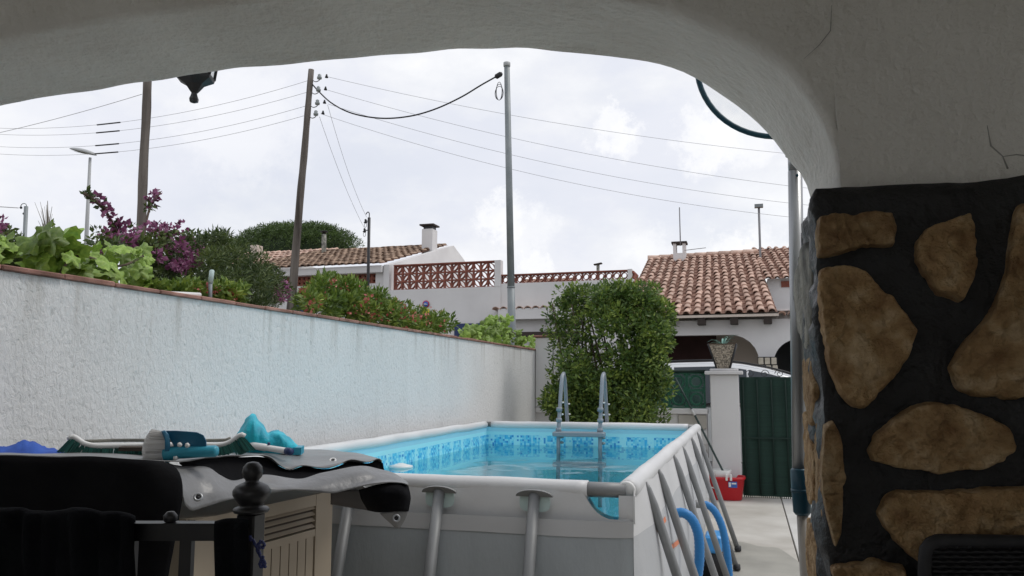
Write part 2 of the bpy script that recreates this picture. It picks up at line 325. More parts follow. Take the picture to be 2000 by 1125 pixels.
def water():
    m = bpy.data.materials.new('pool water'); m.use_nodes = True
    t = m.node_tree; t.nodes.remove(t.nodes['Principled BSDF']); out = t.nodes['Material Output']
    tr = t.nodes.new('ShaderNodeBsdfTransparent'); tr.inputs['Color'].default_value = (0.84, 0.99, 1.0, 1)
    gl = t.nodes.new('ShaderNodeBsdfGlossy'); gl.inputs['Roughness'].default_value = 0.03
    tc = t.nodes.new('ShaderNodeTexCoord'); n = t.nodes.new('ShaderNodeTexNoise'); n.inputs['Scale'].default_value = 3.0; n.inputs['Detail'].default_value = 3
    t.links.new(tc.outputs['Object'], n.inputs['Vector'])
    bp = t.nodes.new('ShaderNodeBump'); bp.inputs['Strength'].default_value = 0.05; bp.inputs['Distance'].default_value = 0.05
    t.links.new(n.outputs['Fac'], bp.inputs['Height'])
    fr = t.nodes.new('ShaderNodeFresnel'); fr.inputs['IOR'].default_value = 1.22
    t.links.new(bp.outputs[0], gl.inputs['Normal']); t.links.new(bp.outputs[0], fr.inputs['Normal'])
    mx = t.nodes.new('ShaderNodeMixShader'); t.links.new(fr.outputs[0], mx.inputs[0]); t.links.new(tr.outputs[0], mx.inputs[1]); t.links.new(gl.outputs[0], mx.inputs[2])
    t.links.new(mx.outputs[0], out.inputs['Surface'])
    return m
M['water'] = water()

# ------------------------------------------------------------------ mesh helpers
class MB:
    def __init__(s): s.v = []; s.f = []; s.sm = []
    def add(s, v, f, smooth=False):
        o = len(s.v); s.v += [Vector(p) for p in v]; s.f += [tuple(i + o for i in q) for q in f]; s.sm += [smooth] * len(f); return s
    def box(s, x0, x1, y0, y1, z0, z1):
        v = [(x0, y0, z0), (x1, y0, z0), (x1, y1, z0), (x0, y1, z0), (x0, y0, z1), (x1, y0, z1), (x1, y1, z1), (x0, y1, z1)]
        return s.add(v, [(0, 3, 2, 1), (4, 5, 6, 7), (0, 1, 5, 4), (1, 2, 6, 5), (2, 3, 7, 6), (3, 0, 4, 7)])
    def bbox(s, x0, x1, y0, y1, z0, z1, b=0.01):
        """box with chamfered vertical and horizontal edges"""
        rings = []
        for z, i in ((z0, b), (z0 + b, 0), (z1 - b, 0), (z1, b)):
            X0, X1, Y0, Y1 = x0 + i, x1 - i, y0 + i, y1 - i
            rings.append([(X0 + b, Y0, z), (X1 - b, Y0, z), (X1, Y0 + b, z), (X1, Y1 - b, z), (X1 - b, Y1, z), (X0 + b, Y1, z), (X0, Y1 - b, z), (X0, Y0 + b, z)])
        return s.loft(rings, True, True)
    def obox(s, c, ax, ay, az):
        """oriented box: centre and three half-axis vectors"""
        c, ax, ay, az = Vector(c), Vector(ax), Vector(ay), Vector(az)
        v = [c + ax * i + ay * j + az * k for k in (-1, 1) for i, j in ((-1, -1), (1, -1), (1, 1), (-1, 1))]
        return s.add(v, [(0, 3, 2, 1), (4, 5, 6, 7), (0, 1, 5, 4), (1, 2, 6, 5), (2, 3, 7, 6), (3, 0, 4, 7)])
    def loft(s, rings, closed=True, caps=False, smooth=False):
        n = len(rings[0]); v = [p for r in rings for p in r]; f = []
        for i in range(len(rings) - 1):
            for j in range(n if closed else n - 1):
                k = (j + 1) % n
                f.append((i * n + j, i * n + k, (i + 1) * n + k, (i + 1) * n + j))
        if caps:
            f.append(tuple(reversed(range(n)))); f.append(tuple((len(rings) - 1) * n + j for j in range(n)))
        return s.add(v, f, smooth)
    def tube(s, path, r, n=8, caps=True, smooth=True):
        path = [Vector(p) for p in path]; m = len(path)
        rs = r if isinstance(r, (list, tuple)) else [r] * m
        t0 = (path[1] - path[0]).normalized()
        up = Vector((0, 0, 1)) if abs(t0.z) < 0.9 else Vector((0, 1, 0))
        a = t0.cross(up).normalized(); rings = []
        for i in range(m):
            t = (path[min(i + 1, m - 1)] - path[max(i - 1, 0)]).normalized()
            a = (a - t * a.dot(t)).normalized(); b = t.cross(a)
            rings.append([path[i] + (a * math.cos(2 * PI * k / n) + b * math.sin(2 * PI * k / n)) * rs[i] for k in range(n)])
        return s.loft(rings, True, caps, smooth)
    def lathe(s, prof, c, n=16, axis=(0, 0, 1), phase=0.0, smooth=True, caps=True):
        axis = Vector(axis).normalized(); up = Vector((1, 0, 0)) if abs(axis.x) < 0.9 else Vector((0, 1, 0))
        a = axis.cross(up).normalized(); b = axis.cross(a); c = Vector(c)
        rings = [[c + axis * h + (a * math.cos(2 * PI * k / n + phase) + b * math.sin(2 * PI * k / n + phase)) * r for k in range(n)] for r, h in prof]
        return s.loft(rings, True, caps, smooth)
    def prism(s, poly, d):
        """closed planar polygon (3D points) extruded by vector d"""
        n = len(poly); d = Vector(d); p = [Vector(q) for q in poly]
        v = p + [q + d for q in p]
        return s.add(v, [tuple(range(n)), tuple(reversed(range(n, 2 * n)))] + [(i, i + n, (i + 1) % n + n, (i + 1) % n) for i in range(n)])
    def grid(s, rows, smooth=True): return s.loft(rings=rows, closed=False, caps=False, smooth=smooth)
    def mesh(s, name, m, off=Vector((0, 0, 0))):
        me = bpy.data.meshes.new(name)
        me.from_pydata([tuple(p - off) for p in s.v], [], s.f)
        me.polygons.foreach_set('use_smooth', s.sm); me.materials.append(m); me.update()
        return me
    def build(s, name, m, parent=None):
        off = root_loc(parent) if parent else Vector((0, 0, 0))
        o = bpy.data.objects.new(name, s.mesh(name, m, off)); C.objects.link(o)
        if parent: o.parent = parent
        return o
def root_loc(o):
    while o.parent: o = o.parent
    return Vector(o.location)
def tag(o, label, cat, group=None):
    o['label'] = label; o['category'] = cat
    if group: o['group'] = group
    return o
def thing(name, label, cat, loc=(0, 0, 0), group=None):
    o = bpy.data.objects.new(name, None); C.objects.link(o); o.location = loc; o.empty_display_size = 0.1
    return tag(o, label, cat, group)
def struct(o): o['kind'] = 'structure'; return o
def stuff(o): o['kind'] = 'stuff'; return o
def inst(name, me, parent, loc, rot=None):
    """part that shares mesh data; loc in world space"""
    o = bpy.data.objects.new(name, me); C.objects.link(o)
    o.parent = parent; o.location = Vector(loc) - root_loc(parent)
    if rot is not None: o.rotation_euler = rot
    return o
def spl(pts, n):
    """Catmull-Rom resample, n points evenly in arc length"""
    p = [Vector(q) for q in pts]; out = []
    for i in range(len(p) - 1):
        a, b, c, d = p[max(i - 1, 0)], p[i], p[i + 1], p[min(i + 2, len(p) - 1)]
        for k in range(12):
            t = k / 12
            out.append(0.5 * ((2 * b) + (c - a) * t + (2 * a - 5 * b + 4 * c - d) * t * t + (3 * b - a - 3 * c + d) * t ** 3))
    out.append(p[-1])
    L_ = [0]
    for i in range(1, len(out)): L_.append(L_[-1] + (out[i] - out[i - 1]).length)
    res = []; j = 0
    for k in range(n):
        s_ = L_[-1] * k / (n - 1)
        while j < len(L_) - 2 and L_[j + 1] < s_: j += 1
        u = (s_ - L_[j]) / max(L_[j + 1] - L_[j], 1e-9)
        res.append(out[j].lerp(out[j + 1], min(u, 1)))
    return res
def rnd(a, b): return random.uniform(a, b)
def leaves(clumps, size, aspect=0.42, shell=0.55, fold=0.25):
    """clumps: (centre, (rx,ry,rz), n) -> pointed folded leaves scattered through ellipsoids"""
    m = MB(); V = m.v; Fc = m.f
    for c, r, n in clumps:
        c = Vector(c)
        for _ in range(n):
            while True:
                d = Vector((rnd(-1, 1), rnd(-1, 1), rnd(-1, 1)))
                if 0.01 < d.length < 1: break
            d = d.normalized() * (shell + (1 - shell) * d.length) if random.random() < 0.75 else d
            p = c + Vector((d.x * r[0], d.y * r[1], d.z * r[2]))
            ax = (d * 0.8 + Vector((rnd(-1, 1), rnd(-1, 1), rnd(-0.6, 1.1)))).normalized()
            sd_ = ax.cross(Vector((rnd(-1, 1), rnd(-1, 1), rnd(-1, 1)))).normalized()
            nn = ax.cross(sd_); l = size * rnd(0.6, 1.3); wd = l * aspect * 0.5; o = len(V)
            V += [p, p + ax * l * 0.5 + sd_ * wd + nn * fold * wd, p + ax * l, p + ax * l * 0.5 - sd_ * wd + nn * fold * wd]
            Fc += [(o, o + 1, o + 2), (o, o + 2, o + 3)]; m.sm += [False, False]
    return m
def jit(v, s, a): return noise.noise(Vector(v) * s) * a

# ================================================================== GROUND
g = MB().box(-700, 700, -300, 900, -0.4, -0.05).build('ground', M['ground']); struct(g)
pv = bpy.data.objects.new('patio', None); C.objects.link(pv); struct(pv)
slabs = [(-2.69, 0.33, 1.75, 5.2, 'concrete'), (-2.69, 0.33, 5.21, 10.6, 'concrete'), (0.342, 2.4, 1.75, 5.2, 'concrete2'), (0.342, 2.4, 5.21, 10.6, 'concrete2'), (-2.69, 2.4, -2.6, 1.74, 'concrete2')]
for i, (x0, x1, y0, y1, mm) in enumerate(slabs):
    MB().bbox(x0, x1, y0, y1, -0.045, 0.0, 0.004).build('slab', M[mm], pv)
def blob(cx, cy, rx, ry, z, seed, n=40):
    return [(cx + math.cos(2 * PI * k / n) * rx * (1 + 0.35 * noise.noise(Vector((math.cos(2 * PI * k / n) * 1.4 + seed, math.sin(2 * PI * k / n) * 1.4, seed)))), cy + math.sin(2 * PI * k / n) * ry * (1 + 0.35 * noise.noise(Vector((math.cos(2 * PI * k / n) * 1.4, math.sin(2 * PI * k / n) * 1.4 + seed, 3)))), z) for k in range(n)]
MB().add(blob(-0.10, 6.3, 0.42, 1.35, 0.004, 2), [tuple(range(40))]).build('damp_patch', M['stain'], pv)
st = MB().box(-60, 60, 10.95, 16.9, -0.05, -0.012).build('road', M['asphalt']); struct(st)
for y0, y1 in ((10.62, 10.95), (16.9, 18.6)):
    struct(MB().box(-60, 60, y0, y1, -0.05, 0.09).build('pavement', M['concrete2']))

# ================================================================== PORCH
YN, YF = 1.30, 1.65
farp = [P(x, y, Y=YF) for x, y in [(1580, 378), (1540, 310), (1480, 240), (1380, 165), (1280, 125), (1150, 103), (950, 95), (750, 108), (500, 130), (250, 165), (0, 208)]]
nearp = [P(x, y, Y=YN) for x, y in [(1640, 365), (1632, 300), (1611, 240), (1580, 190), (1520, 120), (1450, 72), (1350, 28), (1230, 0)]]
nearp += [Vector((-0.60, YN, 2.135)), P(430, 0, Y=YN), P(0, 68, Y=YN)]
farp = [Vector((farp[0].x + 0.003, YF, 1.55))] + farp + [Vector((-2.2, YF, 2.06)), Vector((-2.38, YF, 1.88)), Vector((-2.45, YF, 1.6))]
nearp = [Vector((nearp[0].x + 0.002, YN, 1.55))] + nearp + [Vector((-2.0, YN, 2.06)), Vector((-2.33, YN, 1.88)), Vector((-2.45, YN, 1.6))]
n_ = 120
fp = spl(farp, n_)
# parametrise the near curve so that both share the same relative arc length
np_ = spl(nearp, n_)
arch = thing('porch_arch', 'white roughcast arch of the porch framing the whole view', 'arch', (0, YN, 0))
mb = MB(); ZT = 2.62; rows = []
for j in range(n_):
    a_, b_ = np_[j], fp[j]
    row = []
    row.append(Vector((a_.x, YN, ZT)))
    up = Vector((a_.x, YN, a_.z)) 
    # outward normal of the profile, for the worn bevel
    t_ = (np_[min(j + 1, n_ - 1)] - np_[max(j - 1, 0)]).normalized(); nn = Vector((t_.z, 0, -t_.x))
    if nn.dot(Vector((-0.9, 0, 1.2)) - Vector((a_.x, 0, a_.z))) > 0: nn = -nn
    w_ = jit(a_, 7, 0.006)
    for q in (0.3, 0.55, 0.8, 0.93): row.append(Vector((a_.x, YN + jit((a_.x, q, 1), 4, 0.004), ZT + (a_.z - ZT) * q)))
    row.append(a_ + nn * 0.012 + Vector((0, 0.0, 0)) + nn * w_)
    row.append(a_ + Vector((0, 0.006, 0)) + nn * (0.002 + w_))
    for q in (0.12, 0.25, 0.4, 0.55, 0.7, 0.85, 0.96):
        p_ = a_.lerp(b_, q); row.append(p_ + nn * jit(p_, 6, 0.008))
    row.append(b_ + nn * jit(b_, 8, 0.007))
    row.append(b_ + nn * (0.006 + jit(b_, 8, 0.006)) + Vector((0, 0.006, 0)))
    row.append(Vector((b_.x, YF, ZT)))
    rows.append(row)
mb.grid(rows, smooth=True)
mb.build('arch_ring', M['plaster'], arch)
mb = MB()
mb.box(nearp[0].x - 0.0005, 2.3, YN, YF, 1.62, ZT).build('right_wall_panel', M['plaster'], arch)
MB().box(-2.69, -2.45, YN, YF, 0, 2.62).build('left_pier', M['plaster'], arch)
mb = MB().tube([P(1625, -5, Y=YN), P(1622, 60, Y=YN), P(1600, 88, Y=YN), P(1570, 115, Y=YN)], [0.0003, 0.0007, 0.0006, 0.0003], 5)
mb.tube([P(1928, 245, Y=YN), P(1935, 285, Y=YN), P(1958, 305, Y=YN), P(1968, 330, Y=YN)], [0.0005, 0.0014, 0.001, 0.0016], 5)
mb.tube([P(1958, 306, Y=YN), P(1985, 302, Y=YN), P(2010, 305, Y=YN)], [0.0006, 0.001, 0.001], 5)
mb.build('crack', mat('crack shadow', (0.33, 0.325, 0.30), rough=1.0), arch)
pr = bpy.data.objects.new('porch_room', None); C.objects.link(pr)
tag(pr, 'shaded porch room behind the viewer with plain painted walls and an added opening at its rear to let light in', 'room')
MB().box(-2.69, 2.4, -2.6, YF, ZT + 0.002, ZT + 0.15).build('ceiling', M['ceil'], pr)
MB().box(-2.69, -0.6, -2.75, -2.6, 0, ZT).box(1.5, 2.4, -2.75, -2.6, 0, ZT).box(-0.6, 1.5, -2.75, -2.6, 2.25, ZT).build('back_wall', M['ceil'], pr)  # rear opening is added and sized to let light reach the porch front
MB().box(2.302, 2.45, -2.6, YF, 0, ZT).build('side_wall', M['ceil'], pr)

# ---- stone pillar
pil = thing('stone_pillar', 'black-mortared pillar of ochre field stones carrying the right end of the arch', 'pillar', (0.8, 1.45, 0))
def wob(p, amt=1.0):
    n = noise.noise(p * 9) * 0.010 + noise.noise(p * 30) * 0.005 + noise.noise(p * 70) * 0.002
    return n * amt
XS, YS0, YS1 = 0.100, 1.262, 1.66
path = []
for k in range(66): path.append((1.4 - (1.4 - XS - 0.01) * k / 65, YS0, (0, -1)))
path.append((XS + 0.003, YS0 + 0.003, (-0.7, -0.7)))
for k in range(24): path.append((XS + 0.012 * k / 23, YS0 + 0.01 + (YS1 - YS0 - 0.02) * k / 23, (-1, 0)))
for k in range(10): path.append((XS + 0.01 + 0.14 * k, YS1, (0, 1)))
rows = []
for i in range(112):
    z = 1.672 * i / 111
    rows.append([Vector((x, y, z + (wob(Vector((x, y, 5)), 0.6) if i == 111 else 0))) + Vector((nx, ny, 0)) * (wob(Vector((x, y, z)), 1.0 if ny else 1.9) + (-0.010 if i == 111 else 0)) for x, y, (nx, ny) in path])
rows.append([Vector((0.7 + (x - 0.7) * 0.3, 1.45 + (y - 1.45) * 0.3, 1.66)) for x, y, _ in path])
MB().grid(rows, smooth=True).build('mortar_core', M['mortar'], pil)
def stone(outline, nrm, m, h=0.013, seed=0):
    """irregular split slab: outline in world points, nrm outward"""
    nrm = Vector(nrm); n = 150
    # mostly straight chips between the outline points, softened a little
    lin = []; o_ = outline
    per = sum((o_[(i + 1) % len(o_)] - o_[i]).length for i in range(len(o_)))
    for i in range(len(o_)):
        a_, b_ = o_[i], o_[(i + 1) % len(o_)]; k = max(2, int(round(n * (b_ - a_).length / per)))
        lin += [a_.lerp(b_, q / k) for q in range(k)]
    n = len(lin)
    for _ in range(5): lin = [(lin[i - 1] + lin[i] * 2 + lin[(i + 1) % n]) / 4 for i in range(n)]
    c = sum(lin, Vector()) / n; sv = Vector((seed * 3.1, seed, 0))
    lin = [p + (p - c).normalized() * (noise.noise(p * 26 + sv) * 0.007 + noise.noise(p * 75 + sv) * 0.003 + noise.noise(p * 170) * 0.0012) for p in lin]
    rings = []
    for sc_, hh in ((1.02, -0.012), (1.0, 0.3), (0.99, 0.7), (0.965, 0.92), (0.93, 1.0), (0.90, 1.0)) + tuple((0.86 - 0.04 * k_, 1.0) for k_ in range(21)) + ((0.03, 1.0),):
        r = []
        for p in lin:
            q = c + (p - c) * sc_
            if hh < 0: r.append(q + nrm * hh); continue
            f_ = min(1, (1.02 - sc_) * 14)
            rough_ = 0.75 * round(noise.noise(q * 13 + sv * 2) * 3.4) / 3 + noise.noise(q * 9 + sv) * 0.7 + abs(noise.noise(q * 21 + sv)) * 0.9 + abs(noise.noise(q * 44)) * 0.7 + noise.noise(q * 110) * 0.2
            r.append(q + nrm * (hh * h + rough_ * h * f_))
        rings.append(r)
    b = MB().loft(rings, True, False, True)
    b.add(rings[-1], [tuple(range(n))], True)
    return b.build('stone', m, pil)
FY = 1.25
front = [[(1594, 425), (1650, 418), (1745, 415), (1750, 480), (1700, 482), (1640, 494), (1597, 503)],
 [(1812, 448), (1850, 428), (1893, 420), (1906, 470), (1904, 540), (1875, 587), (1830, 574), (1795, 530), (1788, 490)],
 [(1600, 525), (1640, 520), (1690, 532), (1740, 578), (1786, 640), (1772, 700), (1740, 742), (1692, 796), (1662, 797), (1640, 765), (1612, 700), (1600, 610)],
 [(1985, 400), (2060, 380), (2090, 600), (2080, 765), (1990, 775), (1925, 772), (1880, 760), (1856, 722), (1880, 672), (1922, 622), (1952, 580), (1975, 480)],
 [(1690, 884), (1722, 835), (1780, 800), (1840, 788), (1905, 800), (1960, 830), (1986, 870), (1960, 900), (1900, 915), (1830, 923), (1750, 912), (1702, 900)],
 [(1722, 968), (1745, 957), (1850, 960), (1980, 950), (2080, 955), (2090, 1040), (2040, 1110), (1900, 1120), (1810, 1100), (1755, 1062), (1718, 1012)],
 [(1610, 835), (1628, 822), (1643, 870), (1648, 960), (1643, 1040), (1630, 1068), (1612, 1000), (1602, 900)],
 [(1630, 1112), (1700, 1092), (1765, 1108), (1790, 1190), (1700, 1230), (1640, 1190)],
 [(2040, 830), (2120, 800), (2180, 850), (2160, 920), (2080, 930), (2030, 890)],
 [(2120, 420), (2220, 400), (2260, 520), (2200, 620), (2120, 560)],
 [(1830, 1160), (1960, 1140), (2080, 1160), (2090, 1260), (1950, 1290), (1840, 1240)]]
for i, ol in enumerate(front):
    stone([P(x, y, Y=FY) for x, y in reversed(ol)], (0, -1, 0), M['stone'], seed=i)
side = [([(1574, 470), (1584, 500), (1588, 580), (1586, 650), (1577, 690), (1560, 640), (1553, 580), (1560, 520)], 'stonegrey'),
 ([(1573, 700), (1587, 700), (1594, 760), (1592, 820), (1585, 830), (1577, 780)], 'stone'),
 ([(1574, 800), (1582, 840), (1592, 900), (1593, 975), (1583, 985), (1575, 920)], 'stone'),
 ([(1598, 825), (1605, 870), (1612, 960), (1617, 1050), (1610, 1058), (1600, 960), (1595, 880)], 'stone'),
 ([(1580, 1010), (1592, 1040), (1602, 1110), (1600, 1180), (1588, 1160), (1582, 1080)], 'stone')]
for i, (ol, mm) in enumerate(side):
    stone([P(x, y, X=XS + 0.004) for x, y in ol], (-1, 0, 0), M[mm], h=0.0035, seed=20 + i)

# ================================================================== LEFT WALL
wx = -2.69
lw = thing('garden_wall', 'long rough white stucco wall with red brick coping left of the pool', 'wall', (wx - 0.07, 5, 0))
MB().box(wx - 0.14, wx, -2.6, 10.38, -0.04, 1.800).build('stucco_face', M['stucco'], lw)
y = 0.6; k = 0
while y < 10.35:
    l_ = 0.29 + rnd(-0.01, 0.01); y1 = min(y + l_, 10.36)
    dz = rnd(-0.003, 0.003); dx = rnd(-0.004, 0.004)
    MB().bbox(wx - 0.155 + dx, wx + 0.014 + dx, y + 0.003, y1 - 0.003, 1.801, 1.822 + dz, 0.004).build('coping_tile', M['coping'], lw)
    y = y1
pp = tag(MB().tube([P(322, 573, X=wx - 0.05), P(390, 576, X=wx - 0.05)], 0.012, 10).build('pipe', M['plastic_w']), 'short white pipe lying on the brick coping of the long wall', 'pipe')
gp = thing('stub_post', 'short grey pipe stub with pale cap sticking up behind the wall coping', 'post', P(410, 580, X=wx - 0.19))
q0, q1, q2 = P(410, 600, X=wx - 0.19), P(411, 553, X=wx - 0.19), P(414, 529, X=wx - 0.19)
MB().tube([q0, q1], 0.011, 10).build('pipe', M['galv'], gp); MB().tube([q1, q2, q2 + Vector((0, 0, 0.006))], [0.0135, 0.0135, 0.008], 10).build('cap', M['teal_clip'], gp)

# ================================================================== POOL
PX0, PX1, PY0, PY1, PZ = -2.515, -0.465, 3.155, 7.655, 0.985
WZ = 0.775
pool = thing('frame_pool', 'large rectangular above-ground pool with white rim and grey legs', 'swimming pool', ((PX0 + PX1) / 2, (PY0 + PY1) / 2, 0))
# inner liner
mb = MB()
def curt(x0, y0, x1, y1, n, top):
    rows = []
    for zi in range(9):
        row = []
        for k in range(n + 1):
            t = k / n; x = x0 + (x1 - x0) * t; yy = y0 + (y1 - y0) * t
            zt = top(x, yy); z = 0.03 + (zt - 0.03) * zi / 8
            row.append(Vector((x, yy, z)))
        rows.append(row)
    return rows
def cut_near(x, y_):  # the cut-away corner of the near wall
    d = PX1 - x
    if d > 0.17: return PZ - 0.02
    if d > 0.13: return PZ - 0.02 - (0.17 - d) / 0.04 * 0.06
    return 0.895 - min(1, (0.13 - d) / 0.06) * 0.035
ins = 0.02
mb.grid(curt(PX0 + ins, PY1 - ins, PX1 - ins, PY1 - ins, 20, lambda x, y_: PZ - 0.005), False)
mb.grid(curt(PX0 + ins, PY0 + ins, PX0 + ins, PY1 - ins, 30, lambda x, y_: PZ - 0.005), False)
mb.grid(curt(PX1 - ins, PY0 + ins, PX1 - ins, PY1 - ins, 30, lambda x, y_: PZ - 0.012), False)
mb.grid(curt(PX0 + ins, PY0 + ins, PX1 - ins, PY0 + ins, 60, cut_near), False)
mb.add([(PX0 + ins, PY0 + ins, 0.03), (PX1 - ins, PY0 + ins, 0.03), (PX1 - ins, PY1 - ins, 0.03), (PX0 + ins, PY1 - ins, 0.03)], [(0, 1, 2, 3)])
lo = mb.build('inner_liner', M['liner'], pool)
for p_ in lo.data.vertices: pass
# liner texture uses absolute height, keep origin height 0
# rim sleeves (tubes in white vinyl) with wrinkles
def sleeve(a_, b_, r=0.036, sq=1.0):
    n = 40; pts = [Vector(a_).lerp(Vector(b_), k / n) for k in range(n + 1)]
    pts = [p + Vector((0, 0, jit(p, 3, 0.006))) for p in pts]
    return MB().tube(pts, [r * (1 + 0.06 * noise.noise(p * 9)) for p in pts], 14)
zR = PZ - 0.02
sleeve((PX0 + 0.09, PY0, zR), (PX1 - 0.15, PY0, zR)).build('rim_sleeve', M['vinyl'], pool)
sleeve((PX0 + 0.06, PY1, zR), (PX1 - 0.08, PY1, zR)).build('rim_sleeve', M['vinyl'], pool)
sleeve((PX1, PY0 + 0.01, zR), (PX1, PY1 - 0.05, zR), 0.04).build('rim_sleeve', M['vinyl'], pool)
sleeve((PX0, PY0 + 0.09, zR), (PX0, PY1 - 0.05, zR)).build('rim_sleeve', M['vinyl'], pool)
for x in (PX0, PX1):
    for y_ in (PY0, PY1):
        s_ = 1 if x == PX0 else -1; t_ = 1 if y_ == PY0 else -1
        MB().tube([(x, y_, zR), (x + s_ * 0.2, y_, zR)], 0.029, 14).tube([(x, y_, zR), (x, y_ + t_ * 0.12, zR)], 0.026, 14).build('rim_corner_tube', M['steel'], pool)
MB().lathe([(0.032, 0), (0.036, 0.004), (0.036, 0.02), (0.028, 0.024)], (PX1, PY0 - 0.012, zR), 16, (0, 1, 0)).build('corner_ring', M['plastic_w'], pool)
MB().grid([[Vector((x, PY0 - 0.030 - 0.004 * math.sin(i), 0.845 + 0.026 * i)) for x in (PX1 - ins - 0.006, PX1 + 0.0, PX1 + 0.036)] for i in range(5)]).build('corner_flap', M['vinyl'], pool)
# outer walls with bulge
def outer_near():
    up, lo_ = [], []
    n = 90; zs_up = [1.0, 0.66, 0.33, 0.0]
    for q in zs_up:
        row = []
        for k in range(n + 1):
            x = PX0 + (PX1 + 0.03 - PX0) * k / n
            zt = cut_near(x, 0) if x < PX1 else 0.865
            z = 0.845 + (zt - 0.845) * q
            bul = 0.035 * math.sin(min(1, max(0, (PZ - z) / 0.5)) * PI / 2)
            if x > PX1 - 0.06: bul -= (x - PX1 + 0.06) ** 2 * 3
            row.append(Vector((x, PY0 - 0.034 - bul * 0.4 + jit((x, z, 0), 2.5, 0.006), z)))
        up.append(row)
    return up
upn = outer_near()
def wallrows(zs, f):
    return [[f(k, z) for k in range(61)] for z in zs]
def near_pt(t, z):
    x = PX0 + (PX1 + 0.03 - PX0) * t
    bul = 0.10 * math.sin(min(1, (0.98 - z) / 0.98) * PI)
    ed = min(1, min(x - PX0, PX1 + 0.03 - x) / 0.25); ed = max(ed, 0) ** 0.6
    return Vector((x, PY0 - 0.036 - bul * 0.7 * ed + jit((x * 1, z * 0.5, 0), 4.5, 0.016) * (1 - ed * 0.4), z))
MB().grid(upn).build('end_wall_band', M['vinyl'], pool)
seam = [[near_pt(k / 80, z) + Vector((0, -0.003, 0)) for k in range(81)] for z in (0.855, 0.845, 0.82, 0.795)]
MB().grid(seam).build('end_wall_seam', mat('end wall seam vinyl', (0.46, 0.46, 0.455), rough=0.5), pool)
MB().grid([[near_pt(k / 80, z) for k in range(81)] for z in [0.80 - 0.76 * i / 14 for i in range(15)]]).build('end_wall', M['vinyl_shaded'], pool)
def side_pt(y_, z, sgn=1):
    bul = 0.075 * math.sin(min(1, (0.98 - z) / 0.98) * PI)
    ed = min(1, min(y_ - PY0 + 0.035, PY1 + 0.03 - y_) / 0.3); ed = max(ed, 0) ** 0.6
    wv = 0.008 * math.sin((y_ - 3.4) * 2 * PI / 0.62) * (0.3 + (0.98 - z))
    base = PX1 + 0.032 if sgn > 0 else PX0 - 0.032
    return Vector((base + sgn * (bul * ed + wv + jit((0, y_, z), 2.2, 0.008)), y_, z))
ys = [PY0 - 0.036 + (PY1 + 0.06 - PY0) * k / 110 for k in range(111)]
MB().grid([[side_pt(y_, z) for y_ in ys] for z in (0.97, 0.94, 0.90, 0.86, 0.82, 0.80)]).build('side_wall_band', M['vinyl'], pool)
MB().grid([[side_pt(y_, z) for y_ in ys] for z in [0.80 - 0.76 * i / 14 for i in range(15)]]).build('side_wall', M['vinyl_side'], pool)
MB().grid([[side_pt(y_, z, -1) for y_ in ys[::5]] for z in (0.97, 0.5, 0.04)]).build('side_wall', M['vinyl_side'], pool)
MB().box(PX0, PX1, PY1 + 0.03, PY1 + 0.035, 0.04, 0.95).build('end_wall', M['vinyl_side'], pool)
# print on the side wall
for pa, pb in (((1301, 1030), (1317, 1009)), ((1313, 1074), (1329, 1053))):
    a_, b_ = P(*pa, X=PX1 + 0.118), P(*pb, X=PX1 + 0.118)
    rws_ = []
    for dz in (0.0, -0.022): rws_.append([side_pt(a_.y + (b_.y - a_.y) * k / 16, a_.z + (b_.z - a_.z) * k / 16 + dz) + Vector((0.004, 0, 0)) for k in range(17)])
    MB().grid(rws_).build('orange_print', M['orange'], pool)
# legs of the long right side
for y_ in (3.45, 3.96, 4.77, 5.41, 6.3, 7.0):
    b = MB()
    top = Vector((PX1 + 0.040, y_, 0.965)); foot = Vector((PX1 + 0.34, y_, 0.02))
    pts = [top.lerp(foot, q) for q in (0, 0.03, 0.1, 0.5, 1)]
    b.tube(pts, [0.005, 0.013, 0.019, 0.020, 0.020], 12)
    lg = b.build('leg', M['steel'], pool)
    MB().lathe([(0.026, -0.01), (0.028, 0.0), (0.026, 0.03)], foot, 12).build('foot_cap', M['dark'], lg)
for px_, py_ in ((860, 950), (1045, 962), (688, 942)):
    a_ = P(px_, py_, Y=PY0 - 0.05); x = a_.x
    b = MB(); top = Vector((x, PY0 - 0.058, 0.945)); foot = Vector((x - 0.01, PY0 - 0.33, 0.02))
    lg = b.tube([top, top.lerp(foot, 0.5), foot], 0.0235, 12).build('leg', M['steel'], pool)
    # T fitting and the pale rounded patch behind it
    cap = [Vector((x + 0.075 * math.cos(PI * k / 12), PY0 - 0.052 - 0.02 * math.sin(PI * k / 12), 0.938 + 0.028 * math.sin(PI * k / 12))) for k in range(13)]
    MB().prism(cap, (0, -0.012, -0.002)).build('leg_fitting', M['steel'], lg)
    oc = [Vector((x + 0.062 * math.copysign(abs(math.cos(2 * PI * k / 24)) ** 0.6, math.cos(2 * PI * k / 24)), PY0 - 0.052, 0.915 + 0.038 * math.copysign(abs(math.sin(2 * PI * k / 24)) ** 0.6, math.sin(2 * PI * k / 24)))) for k in range(24)]
    MB().prism(oc, (0, -0.003, 0)).build('leg_patch', M['teal_clip'], lg)
wt = MB()
nx, ny = 30, 60
wt.grid([[Vector((PX0 + ins + (PX1 - PX0 - 2 * ins) * i / nx, PY0 + ins + (PY1 - PY0 - 2 * ins) * j / ny, WZ + 0.003 * noise.noise(Vector((i * 0.35, j * 0.30, 0))))) for i in range(nx + 1)] for j in range(ny + 1)])
struct(wt.build('water', M['water']))
